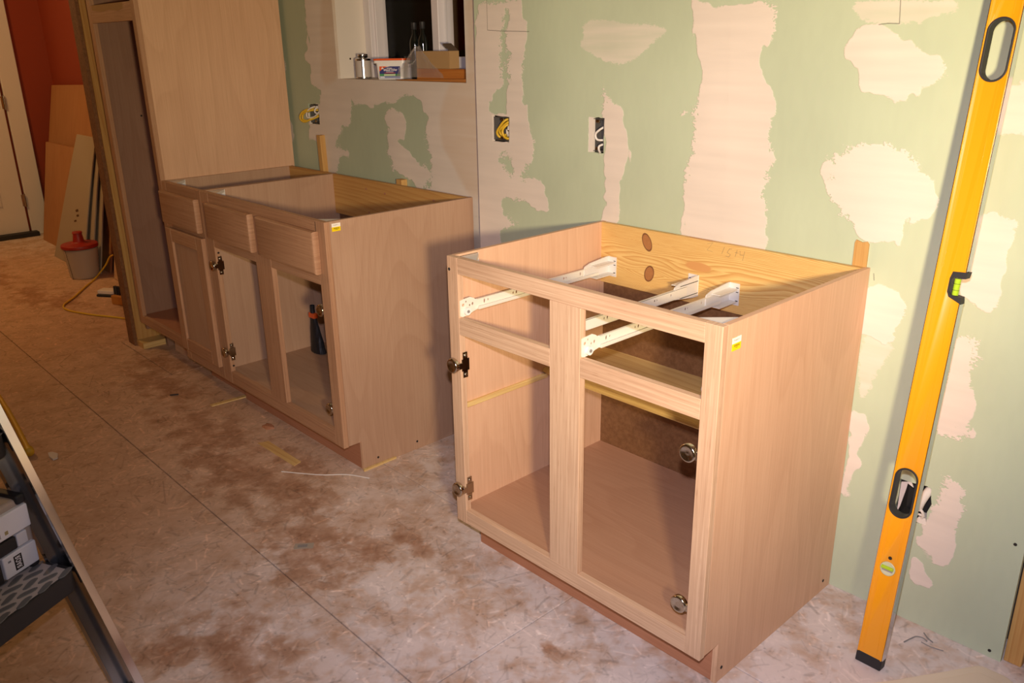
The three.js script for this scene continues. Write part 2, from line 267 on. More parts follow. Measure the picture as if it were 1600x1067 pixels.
// dusty particle-board subfloor, in world metres
const FX0 = -3.7, FX1 = 0.9, FZ0 = -0.4, FZ1 = 2.3;
T.floor = (() => {
  const w = 2048, h = 1202, c = document.createElement('canvas'); c.width = w; c.height = h; const g = c.getContext('2d');
  g.fillStyle = 'rgb(128,128,128)'; g.fillRect(0, 0, w, h);
  for (let i = 0; i < 52000; i++) {
    const x = rnd() * w, y = rnd() * h, a = rnd() * Math.PI, L = 4 + rnd() * rnd() * 30, k = rnd();
    const v = k < 0.55 ? Math.floor(20 + rnd() * 80) : Math.floor(150 + rnd() * 80);
    g.strokeStyle = `rgba(${v},${v},${v},${(0.05 + rnd() * 0.20).toFixed(2)})`; g.lineWidth = 0.6 + rnd() * rnd() * 4;
    g.beginPath(); g.moveTo(x, y); g.quadraticCurveTo(x + Math.cos(a) * L * 0.5 + rr(-3, 3), y + Math.sin(a) * L * 0.5 + rr(-3, 3), x + Math.cos(a) * L, y + Math.sin(a) * L); g.stroke();
  }
  for (let i = 0; i < 9000; i++) { const x = rnd() * w, y = rnd() * h; g.fillStyle = rnd() < 0.6 ? `rgba(20,20,20,${(rnd() * 0.35).toFixed(2)})` : `rgba(235,235,235,${(rnd() * 0.3).toFixed(2)})`; g.fillRect(x, y, 1 + rnd() * 2, 1 + rnd() * 2); }
  for (let i = 0; i < 160; i++) { const x = rnd() * w, y = rnd() * h, a = rr(-0.5, 0.5) + (rnd() < 0.5 ? 0.8 : 2.2), L = 15 + rnd() * 60; g.strokeStyle = `rgba(30,28,26,${(0.1 + rnd() * 0.3).toFixed(2)})`; g.lineWidth = 0.6 + rnd(); g.beginPath(); g.moveTo(x, y); g.lineTo(x + Math.cos(a) * L, y + Math.sin(a) * L); g.stroke(); }
  const src = g.getImageData(0, 0, w, h).data, d = new Uint8Array(w * h * 4);
  const stains = [[-1.16, 0.92, 0.22, 0.13], [-1.45, 0.78, 0.25, 0.12], [-1.75, 0.86, 0.3, 0.12], [-1.02, 0.80, 0.12, 0.06], [-1.62, 0.66, 0.2, 0.08], [-2.1, 0.8, 0.35, 0.15], [-2.7, 0.72, 0.3, 0.12], [-2.95, 0.62, 0.3, 0.12], [-0.9, 1.25, 0.18, 0.1], [-1.0, 1.4, 0.12, 0.1], [-0.35, 0.72, 0.05, 0.03], [-0.95, 0.68, 0.10, 0.04]];
  for (let j = 0; j < h; j++) for (let i = 0; i < w; i++) {
    const x = FX0 + i / w * (FX1 - FX0), z = FZ0 + j / h * (FZ1 - FZ0), k = (j * w + i) * 4, kk = ((h - 1 - j) * w + i) * 4, s = (src[k] - 128) / 128;
    const n = fbm(x * 3, z * 3, 301, 4), n2 = fbm(x * 17, z * 17, 311, 4), n3 = fbm(x * 60, z * 60, 321, 3);
    // gypsum dust is thick by the right-hand cabinet and thins out towards the back room
    let dust = smooth(-2.2, -0.5, x - 0.5 * (z - 0.6) + (n - 0.5) * 1.1) * clamp(0.5 + 1.3 * (n2 - 0.3) + 0.8 * (n3 - 0.5)) + 0.16 * n2;
    let st = 0; for (const [sx, sz, rx, rz] of stains) { const q = Math.hypot((x - sx) / rx, (z - sz) / rz) + (n2 - 0.5) * 1.6 + (n3 - 0.5) * 1.0; st = Math.max(st, 1 - smooth(0.2, 1.15, q)); }
    st *= 0.75 * clamp(0.35 + 1.6 * (n3 - 0.25)); dust *= 1 - st * 0.8;
    let col = mix([182, 143, 112], [208, 174, 146], clamp(n * 0.6 + n3 * 0.5));
    col = mix(col, [216, 204, 197], clamp(dust));
    col = mix(col, [152, 108, 80], st);
    const f = 1 + s * (0.82 - 0.2 * dust) + (n2 - 0.5) * 0.14;
    for (let q = 0; q < 3; q++) d[kk + q] = clamp(col[q] * f, 0, 255); d[kk + 3] = 255;
  }
  const t = new THREE.DataTexture(d, w, h); t.colorSpace = THREE.SRGBColorSpace; t.wrapS = t.wrapT = THREE.MirroredRepeatWrapping; t.magFilter = THREE.LinearFilter; t.minFilter = THREE.LinearMipmapLinearFilter; t.generateMipmaps = true; t.needsUpdate = true;
  return t;
})();
M.floor = std({ map: T.floor, roughness: 0.7 });

// ---------- the setting ----------
const floor = struct('floor');
{
  const slab = part('subfloor', box(-7, 3.2, -0.2, -0.022, -0.6, 4.8, 1, 0), M.gap, floor);
  const P = [[-0.4435, 3.1, 0.4565, 1.030], [-2.7985, -0.4465, 0.4565, 1.030], [-2.7985, 3.1, -0.3, 0.4535], [-3.4385, -2.8015, 0.640, 1.030], [-3.4385, -2.8015, -0.3, 0.636], [-6.95, -3.4415, -0.5, 1.030],
    [-3.9, 0.3985, 1.033, 2.25], [0.4015, 3.1, 1.033, 2.25], [-6.95, -3.903, 1.033, 2.25], [-6.95, 3.1, 2.253, 4.7]];
  for (const [x0, x1, z0, z1] of P) {
    const g = box(x0, x1, -0.022, rr(-0.0006, 0), z0, z1, 2, 0.0015), p = g.attributes.position, uv = g.attributes.uv;
    for (let i = 0; i < p.count; i++) uv.setXY(i, (p.getX(i) - FX0) / (FX1 - FX0), (FZ1 - p.getZ(i)) / (FZ1 - FZ0));
    part('floor_panel', g, M.floor, floor);
  }
}
const rectPath = (x0, x1, y0, y1) => [[x0, y0], [x1, y0], [x1, y1], [x0, y1]];
// ragged knife-cut opening
function cutPath(x0, x1, y0, y1, j = 0.002, seg = 5) { const o = []; const side = (ax, ay, bx, by) => { for (let i = 0; i < seg; i++) { const t = i / seg; o.push([ax + (bx - ax) * t + rr(-j, j), ay + (by - ay) * t + rr(-j, j)]); } }; side(x0, y0, x1, y0); side(x1, y0, x1, y1); side(x1, y1, x0, y1); side(x0, y1, x0, y0); return o; }
const planarUV = (g) => { g = g.index ? g.toNonIndexed() : g; const p = g.attributes.position, uv = new Float32Array(p.count * 2); for (let i = 0; i < p.count; i++) { uv[i * 2] = p.getX(i) + p.getZ(i) * 0.3; uv[i * 2 + 1] = p.getY(i); } g.setAttribute('uv', new THREE.BufferAttribute(uv, 2)); return g; };
{
  const wall = struct('wall_back');
  const g = extrude(rectPath(-1.393, 0.424, 0.0, 2.45), 0.0127, [cutPath(-1.316, -1.234, 1.078, 1.160), cutPath(-0.890, -0.828, 1.074, 1.176), cutPath(0.140, 0.215, 0.272, 0.374, 0.004)]);
  g.translate(0, 0, -0.0127); part('drywall_sheet', planarUV(g), M.wallR, wall);
  part('cavity_back', box(-1.393, 0.42, 0, 2.45, -0.16, -0.10, 1, 0), M.gap, wall);
  const l = struct('wall_back_left');
  const g2 = extrude(rectPath(-3.306, -1.36, 0, 2.45), 0.0127, [rectPath(-2.289, -1.478, 1.258, 2.30), cutPath(-2.546, -2.464, 1.066, 1.150)]);
  g2.translate(0, 0, -0.0427); part('drywall_sheet', planarUV(g2), M.wallL, l);
  part('wall_core', merge([box(-3.306, -2.60, 0, 2.45, -0.26, -0.10, 1, 0), box(-2.60, -2.303, 0, 1.02, -0.26, -0.10, 1, 0), box(-2.60, -2.303, 1.2, 2.45, -0.26, -0.10, 1, 0), box(-2.60, -2.303, 1.02, 1.2, -0.26, -0.12, 1, 0), box(-1.464, -1.36, 0, 2.45, -0.26, -0.06, 1, 0), box(-2.303, -1.464, 0, 1.244, -0.26, -0.06, 1, 0), box(-2.303, -1.464, 2.314, 2.45, -0.26, -0.06, 1, 0)]), M.gap, l);
  // drywall returns of the window opening
  part('window_return', box(-2.302, -2.289, 1.245, 2.313, -0.26, -0.0430, 1, 0.001), M.gyp, l);
  part('window_return', box(-1.478, -1.465, 1.245, 2.313, -0.26, -0.0430, 1, 0.001), M.gyp, l);
  part('window_return', box(-2.289, -1.478, 1.245, 1.258, -0.26, -0.0430, 1, 0.001), M.gyp, l);
  part('window_return', box(-2.289, -1.478, 2.30, 2.313, -0.26, -0.0430, 1, 0.001), M.gyp, l);
  part('screw_head', cyl(0.004, 0.004, 0.003, 'x', [-2.2885, 1.334, -0.095], 10), M.nickel, l);
  struct('wall_dining', box(-6.75, -3.306, 0, 2.45, -0.28, -0.17, 1, 0), M.redWall);
  struct('wall_end', box(-6.75, -6.65, 0, 2.45, -0.28, 4.7, 1, 0), M.redWall);
  struct('wall_front', box(-6.75, 3.2, 0, 2.45, 4.6, 4.7, 1, 0), M.roomWall);
  struct('wall_right', box(3.0, 3.1, 0, 2.45, -1.6, 4.7, 1, 0), M.roomWall);
  struct('wall_back_right', box(1.35, 3.1, 0, 2.45, -0.12, 0, 1, 0), M.roomWall);
  struct('wall_header', box(0.424, 1.35, 2.05, 2.45, -0.12, 0, 1, 0), M.roomWall);
  struct('wall_passage', box(0.2, 3.1, 0, 2.45, -1.6, -1.5, 1, 0), M.roomWall);
  struct('wall_passage_left', box(0.2, 0.3, 0, 2.45, -1.5, -0.16, 1, 0), M.roomWall);
  struct('floor_passage', box(0.2, 3.1, -0.2, 0, -1.6, -0.3, 1, 0), M.floor);
  struct('ceiling', box(-6.75, 3.2, 2.45, 2.55, -1.6, 4.7, 1, 0), M.roomWall);
}
// window: white vinyl slider
{
  const w = struct('window_1'), z = -0.175;
  const ring = (n, x0, x1, y0, y1, t, z0, z1, m = M.vinyl) => { part(n, box(x0, x0 + t, y0, y1, z0, z1, 1, 0.003), m, w); part(n, box(x1 - t, x1, y0, y1, z0, z1, 1, 0.003), m, w); part(n, box(x0 + t, x1 - t, y0, y0 + t, z0, z1, 0, 0.003), m, w); part(n, box(x0 + t, x1 - t, y1 - t, y1, z0, z1, 0, 0.003), m, w); };
  ring('window_frame', -2.289, -1.478, 1.258, 2.30, 0.044, -0.255, z);
  ring('sash_frame', -2.249, -1.80, 1.298, 2.260, 0.016, -0.250, z - 0.020);     // fixed light
  ring('sash_frame', -1.835, -1.520, 1.300, 2.258, 0.040, -0.215, z + 0.004);    // sliding light
  part('meeting_rail', box(-1.852, -1.832, 1.300, 2.258, -0.24, z - 0.014, 1, 0.002), M.vinyl, w);
  part('glass_pane', box(-2.234, -1.836, 1.312, 2.246, -0.236, -0.232, 1, 0), M.glassOpen, w);
  part('glass_pane', box(-1.797, -1.558, 1.338, 2.220, -0.205, -0.201, 1, 0), M.glassPane, w);
}
// door and casing of the room beyond
{
  const d = struct('door_1'), X = -6.65;
  part('door_leaf', box(X, X + 0.035, 0.035, 2.03, 0.215, 1.08, 1, 0.002), M.whitePaint, d);
  part('door_panel', box(X + 0.035, X + 0.043, 0.25, 0.85, 0.37, 0.62, 1, 0.006), M.whitePaint, d);
  part('door_panel', box(X + 0.035, X + 0.043, 1.0, 1.85, 0.37, 0.62, 1, 0.006), M.whitePaint, d);
  part('threshold', box(X, X + 0.10, 0.0, 0.034, 0.16, 1.10, 2, 0.004), M.black, d);
  for (const y of [0.28, 1.02, 1.80]) part('hinge', merge([cyl(0.007, 0.007, 0.10, 'y', [X + 0.042, y, 0.203], 10), box(X + 0.030, X + 0.040, y - 0.045, y + 0.045, 0.20, 0.225, 1, 0)]), M.nickel, d);
  struct('trim_1', merge([box(X, X + 0.028, 0, 2.10, 0.065, 0.195, 1, 0.006), box(X, X + 0.028, 2.04, 2.14, 0.195, 1.10, 2, 0.006), box(X, X + 0.028, 0, 2.10, 1.09, 1.20, 1, 0.006)]), M.whitePaint);
}

// ---------- right-hand base cabinet ----------
// pine nailer with knots, growth rings flowing round them, pencil notes
const RX0 = -0.806, RX1 = -0.016, RY0 = 0.693, RY1 = 0.876;
T.rail = (() => {
  const w = 1500, h = 348, c = document.createElement('canvas'); c.width = w; c.height = h; const g = c.getContext('2d'); g.fillStyle = '#fff'; g.fillRect(0, 0, w, h);
  g.strokeStyle = g.fillStyle = '#333'; g.lineWidth = 2; g.font = 'italic 34px sans-serif';
  const X = (x) => (x - RX0) / (RX1 - RX0) * w, Y = (y) => (RY1 - y) / (RY1 - RY0) * h;
  g.globalAlpha = 0.75; g.save(); g.translate(X(-0.396), Y(0.845)); g.rotate(0.04);
  const seg = (...p) => { g.beginPath(); p.forEach(([a, b], i) => (i ? g.lineTo(a, b) : g.moveTo(a, b))); g.stroke(); };
  seg([22, -44], [10, -6]); seg([52, -40], [40, -20], [60, -12], [52, 2], [34, 0]); seg([50, -40], [66, -42]); seg([96, -44], [88, -8]); seg([84, -28], [104, -30]); seg([112, -42], [114, -22], [134, -24]); seg([138, -44], [132, 4]);
  g.globalAlpha = 0.4; seg([-80, -40], [-48, -52], [-78, -8], [-44, -6]); g.globalAlpha = 0.3; seg([-46, 190], [-60, 230]); seg([-10, 185], [-26, 226]); seg([20, 200], [10, 240]); g.restore();
  const ink = g.getImageData(0, 0, w, h).data, d = new Uint8Array(w * h * 4);
  const K = [[-0.640, 0.841, 0.015, 0.026, -0.45], [-0.628, 0.750, 0.016, 0.0235, 0.30], [-0.462, 0.800, 0.042, 0.0125, 0.05], [-0.20, 0.716, 0.016, 0.010, 0.2]];
  for (let j = 0; j < h; j++) for (let i = 0; i < w; i++) {
    const x = RX0 + i / w * (RX1 - RX0), y = RY1 - j / h * (RY1 - RY0), k = (j * w + i) * 4, kk = ((h - 1 - j) * w + i) * 4;
    let yy = y - 0.785, kn = 9, fade = 0;
    K.forEach(([kx, ky, a, b, rot], q) => { const dx = x - kx, dy = y - ky, u = (dx * Math.cos(rot) - dy * Math.sin(rot)) / a, v = (dx * Math.sin(rot) + dy * Math.cos(rot)) / b, r = Math.hypot(u, v);
      if (r < kn) kn = r; const G = Math.exp(-(dx * dx) / (0.0035 + a * a * 3) - (dy * dy) / 0.0022); yy += Math.sign(dy || 1) * 0.020 * G * (q === 2 ? -0.4 : -1); fade = Math.max(fade, G); });
    const ph = (Math.abs(yy + 0.02 * (fbm(x * 5, y * 9, 401, 3) - 0.5) * 2) * (1 + 0.5 * vn(x * 3, 1, 4))) * (50 + 90 * smooth(0.02, 0.09, Math.abs(yy))) + fbm(x * 3, 2, 405, 2) * 5 + Math.pow(x + 0.42, 2) * 14;
    const s = ph - Math.floor(ph), ring = Math.pow(s, 1.7) * (s > 0.9 ? (1 - s) / 0.1 : 1);
    let t = 0.72 * ring + (fbm(x * 30, y * 500, 407, 2) - 0.5) * 0.3;
    let col = mix([226, 192, 122], [186, 126, 60], clamp(t));
    if (kn < 1.25) { const isL = kn < 1.0; const rr2 = Math.abs(Math.sin(kn * 16)) * 0.2; col = mix(mix([176, 122, 72], [140, 88, 50], rr2 + 0.3 * vn(x * 300, y * 300, 9)), col, smooth(0.92, 1.12, kn)); if (kn > 0.88 && kn < 1.06) col = mix(col, [96, 60, 36], 0.7); }
    // the broad pale heart knot
    const pale = Math.hypot((x + 0.462) / 0.043, (y - 0.800) / 0.0128); if (pale < 1.1) col = mix([206, 152, 92], mix([226, 192, 122], [186, 126, 60], clamp(t)), smooth(0.85, 1.1, pale));
    const inkv = 1 - ink[k] / 255; col = mix(col, [70, 66, 62], inkv * 0.8);
    d[kk] = col[0]; d[kk + 1] = col[1]; d[kk + 2] = col[2]; d[kk + 3] = 255;
  }
  const t = new THREE.DataTexture(d, w, h); t.colorSpace = THREE.SRGBColorSpace; t.wrapS = t.wrapT = THREE.MirroredRepeatWrapping; t.magFilter = THREE.LinearFilter; t.minFilter = THREE.LinearMipmapLinearFilter; t.generateMipmaps = true;
  t.repeat.set(1 / (RX1 - RX0), 1 / (RY1 - RY0)); t.offset.set(-RX0 / (RX1 - RX0), -RY0 / (RY1 - RY0)); t.needsUpdate = true; return t;
})();
M.rail = std({ map: T.rail, roughness: 0.55 });
T.sticker = canvasTex(256, 256, (g, w, h) => {
  g.fillStyle = '#f4ede2'; g.fillRect(0, 0, w, h); g.fillStyle = '#f2d400'; g.fillRect(0, h * 0.46, w, h * 0.54);
  g.fillStyle = '#6a6458'; for (let i = 0; i < 14; i++) g.fillRect(40 + i * 12 + rr(-2, 2), 48 + rr(-4, 4), rr(4, 10), rr(10, 20));
  g.fillStyle = '#7a6200'; for (let i = 0; i < 40; i++) g.fillRect(50 + i * 4.2, 138 + rr(0, 10), rr(1, 3.4), 44); g.fillRect(96, 200, 80, 10);
});
M.sticker = std({ map: T.sticker, roughness: 0.5 });
function stickerGeo(x, y, z, w, h) { const g = new THREE.BoxGeometry(0.0008, h, w); g.translate(x, y, z); const n = g.toNonIndexed(); return n; }

// wrap-around hinge: plate with two screw tabs on the frame edge and a round cup; s = +1 opens towards +x
function hinge(parent, x, y, z, s, cupX, cupZ) {
  const pl = part('hinge', merge([box(x, x + s * 0.0022, y - 0.017, y + 0.017, z - 0.028, z - 0.002, 1, 0.0006), box(x, x + s * 0.0022, y + 0.015, y + 0.036, z - 0.022, z - 0.006, 1, 0.0006), box(x, x + s * 0.0022, y - 0.036, y - 0.015, z - 0.022, z - 0.006, 1, 0.0006),
    box(Math.min(x + s * 0.002, cupX), Math.max(x + s * 0.002, cupX) + 0.002, y - 0.009, y + 0.009, z - 0.004, Math.max(z, cupZ) + 0.002, 1, 0.001)]), M.nickel, parent, 'shiny nickel hinge');
  part('cup', lathe([[0, -0.006], [0.0190, -0.006], [0.0206, -0.004], [0.0206, 0.004], [0.0185, 0.0068], [0.0145, 0.0074], [0.0105, 0.0045], [0.004, 0.004], [0, 0.0046]], [0, 0, 0], 24).rotateX(Math.PI / 2).translate(cupX, y, cupZ + 0.006), M.nickel, pl);
  for (const dy of [0.027, -0.027]) part('screw', lathe([[0, -0.001], [0.0048, -0.001], [0.0042, 0.0016], [0.0012, 0.002], [0, 0.0008]], [0, 0, 0], 12).rotateZ(-s * Math.PI / 2).translate(x + s * 0.003, y + dy, z - 0.014), M.nickel, pl);
}
// epoxy-coated drawer slide on the edge of a stile, with a moulded socket on the back rail; s = side its channel faces
function slide(parent, x, s, zF, zB, y) {
  const prof = [[zF, y - 0.021], [zF, y + 0.021], [zF - 0.010, y + 0.023], [zF - 0.034, y + 0.025], [zF - 0.046, y + 0.020], [zF - 0.052, y + 0.015], [zB, y + 0.015], [zB, y - 0.010], [zF - 0.075, y - 0.010], [zF - 0.045, y - 0.016], [zF - 0.025, y - 0.023], [zF - 0.008, y - 0.024]];
  const hole = (cz, cy, a, b) => { const p = new THREE.Path(); p.absellipse(cz, cy, a, b, 0, Math.PI * 2, true); return p; };
  const hs = [hole(zF - 0.010, y + 0.008, 0.0042, 0.0042), hole(zF - 0.020, y + 0.015, 0.0022, 0.0028), hole(zF - 0.032, y + 0.003, 0.0024, 0.003), hole(zF - 0.042, y + 0.005, 0.003, 0.0042), hole(zF - 0.083, y + 0.004, 0.0026, 0.006), hole(zF - 0.096, y + 0.005, 0.002, 0.0034), hole(zF - 0.20, y + 0.004, 0.003, 0.0048), hole(zF - 0.188, y + 0.004, 0.0024, 0.0034), hole(zB + 0.14, y + 0.004, 0.003, 0.004), hole(zB + 0.13, y + 0.004, 0.0022, 0.003), hole(zB + 0.07, y + 0.004, 0.0024, 0.005)];
  const g = extrude(prof, 0.0016, hs, 0, 8); g.rotateY(-Math.PI / 2); g.translate(s > 0 ? x + 0.0016 : x, 0, 0);
  const k = (a, b) => (s > 0 ? [x + a, x + b] : [x - b, x - a]);
  const lip = box(...k(0, 0.012), y - 0.0115, y - 0.0098, zB, zF - 0.055, 2, 0), lip2 = box(...k(0.0105, 0.012), y - 0.010, y - 0.003, zB, zF - 0.055, 2, 0), top = box(...k(0, 0.006), y + 0.0140, y + 0.0154, zB, zF - 0.055, 2, 0);
  const m = part('drawer_slide', merge([planarUV(g), lip, lip2, top]), M.slide, parent, 'cream enamelled drawer slide');
  part('roller', cyl(0.0105, 0.0105, 0.007, 'x', [x + s * 0.006, y - 0.010, zF - 0.020], 18), M.plastic, m);
  part('axle', cyl(0.004, 0.004, 0.009, 'x', [x + s * 0.0072, y - 0.010, zF - 0.020], 12), M.wireGrey, m);
  // rear socket
  const zt = 0.021, bp = [[zB + 0.055, y + 0.017], [zB + 0.052, y + 0.022], [zB + 0.03, y + 0.029], [zt + 0.012, y + 0.036], [zt, y + 0.036], [zt, y - 0.024], [zt + 0.02, y - 0.024], [zB + 0.04, y - 0.014], [zB + 0.055, y - 0.012]];
  const b = extrude(bp, 0.003); b.rotateY(-Math.PI / 2); b.translate(s > 0 ? x + 0.004 : x - 0.001, 0, 0);
  part('rear_socket', merge([planarUV(b), box(...k(0.0, 0.034), y - 0.024, y + 0.036, zt - 0.001, zt + 0.0016, 1, 0), box(...k(0.001, 0.030), y + 0.019, y + 0.021, zt, zB + 0.03, 2, 0), box(...k(0.001, 0.030), y - 0.015, y - 0.013, zt, zB + 0.03, 2, 0)]), M.clearPlastic, m);
  for (const [dy] of [[0.024], [0.012], [-0.012]]) part('slot', box(...k(0.024, 0.031), y + dy - 0.001, y + dy + 0.001, zt + 0.0012, zt + 0.0022, 1, 0), M.hole, m);
}
function cornerBlock(parent, x, z, sx, y = 0.870) { const s = [[0, 0], [sx * 0.075, 0], [sx * 0.068, -0.012], [sx * 0.012, -0.068], [0, -0.075]]; const g = extrude(s, 0.010); g.rotateX(Math.PI / 2); g.translate(x, y, z); part('corner_block', merge([planarUV(g), box(Math.min(x, x + sx * 0.004), Math.max(x, x + sx * 0.004), y - 0.04, y, z - 0.075, z, 1, 0)]), M.clearPlastic, parent, 'translucent plastic corner block'); }
function screwHole(parent, x, y, z, axis) { part('screw_hole', cyl(0.0042, 0.0042, 0.0012, axis, [x, y, z], 12), M.hole, parent); }
// side panel with its toe-kick notch, in the z-y plane
function sidePanel(x0, x1, zb, zf, toeZ, toeY, H = 0.876) { const g = extrude([[zb, 0], [toeZ, 0], [toeZ, toeY], [zf, toeY], [zf, H], [zb, H]], x1 - x0); g.rotateY(-Math.PI / 2); g.translate(x1, 0, 0); return boxUV(g, 1); }

const F1 = 0.6083, H = 0.876, TK = 0.105;
{
  const t = thing('base_cabinet', 'open unfinished base cabinet crossed by cream drawer slides, nearest of the cabinets', 'cabinet', [-0.416, 0, 0.3]);
  const L = -0.824, FB = F1 - 0.019;
  part('side_panel', sidePanel(-0.0125, 0, 0.001, FB, 0.535, TK + 0.004), M.ply, t);
  part('side_panel', sidePanel(L, L + 0.0125, 0.001, FB, 0.507, TK + 0.004), M.ply, t);
  part('panel_edge', box(-0.0125, 0.0004, 0.0, TK + 0.004, 0.5352, 0.5362, 1, 0), M.pale, t, 'raw pale edge of the side panel');
  part('back_panel', box(L + 0.0125, -0.0125, 0.03, 0.76, 0.001, 0.006, 1, 0), M.hardboard, t, 'dark hardboard back');
  part('back_rail', box(RX0 - 0.006, -0.0125, RY0, RY1, 0.006, 0.021, 0, 0.001), M.rail, t, 'knotty pine back rail with pencilled numbers');
  { const r = t.children[t.children.length - 1], p = r.geometry.attributes.position, uv = r.geometry.attributes.uv; for (let i = 0; i < p.count; i++) uv.setXY(i, p.getX(i) - 0.416, p.getY(i) + (Math.abs(r.geometry.attributes.normal.getY(i)) > 0.7 ? (p.getZ(i)) : 0)); }
  part('cabinet_floor', box(L + 0.0125, -0.0125, 0.135, 0.147, 0.006, FB, 0, 0.0005), M.plyFloorShaded, t);
  part('shelf', merge([box(L + 0.0125, -0.0125, 0.459, 0.476, 0.006, 0.268, 0, 0.0005)]), M.pine, t, 'half-depth shelf');
  { const g = new THREE.CylinderGeometry(0.0085, 0.0085, 0.79, 12, 1, false, 0, Math.PI); g.rotateZ(Math.PI / 2); g.rotateX(0); g.translate(-0.418, 0.4675, 0.268); part('shelf_nosing', merge([boxUV(g.toNonIndexed(), 0)]), M.pine, t); }
  part('shelf_cleat', box(L + 0.0125, L + 0.0215, 0.447, 0.461, 0.26, FB, 2, 0.001), M.pine, t, 'pale shelf cleat');
  part('shelf_cleat', box(-0.0215, -0.0125, 0.447, 0.461, 0.26, FB, 2, 0.001), M.pine, t);
  part('toe_board', box(L + 0.0125, -0.0125, 0.0, TK + 0.02, 0.522, 0.534, 0, 0.0008), M.toe, t, 'reddish toe board');
  const st = (a, b, y0, y1) => part('stile', box(a, b, y0, y1, FB, F1, 1, 0.0014), M.oak, t), rl = (a, b, y0, y1) => part('rail', box(a, b, y0, y1, FB, F1 - 0.0004, 0, 0.0014), M.oak, t);
  st(L, L + 0.040, TK, H); st(-0.040, 0, TK, H); st(-0.457, -0.362, 0.148, 0.834);
  rl(L + 0.040, -0.040, 0.834, H); rl(L + 0.040, -0.040, TK, 0.148); rl(L + 0.040, -0.457, 0.671, 0.716); rl(-0.362, -0.040, 0.671, 0.716);
  slide(t, L + 0.040, 1, FB + 0.014, 0.075, 0.741); slide(t, -0.457, -1, FB + 0.014, 0.075, 0.741); slide(t, -0.362, 1, FB + 0.014, 0.075, 0.741); slide(t, -0.0402, -1, FB + 0.014, 0.075, 0.741);
  cornerBlock(t, L + 0.0125, FB, 1); cornerBlock(t, -0.0125, FB, -1);
  hinge(t, L + 0.040, 0.584, F1 - 0.001, 1, L + 0.024, F1 + 0.006); hinge(t, L + 0.040, 0.214, F1 - 0.001, 1, L + 0.024, F1 + 0.006);
  hinge(t, -0.040, 0.589, F1 - 0.002, -1, -0.063, F1 - 0.010); hinge(t, -0.040, 0.221, F1 - 0.002, -1, -0.063, F1 - 0.010);
  part('price_sticker', stickerGeo(0.0005, 0.8315, 0.559, 0.030, 0.027), M.sticker, t, 'small white and yellow price sticker');
  screwHole(t, 0.0004, 0.034, 0.515, 'x'); screwHole(t, -0.033 + 0.018, 0.862, 0.0215, 'z');
  screwHole(t, 0.0004, 0.030, 0.04, 'x'); screwHole(t, -0.815, 0.842, F1 + 0.0003, 'z');
}

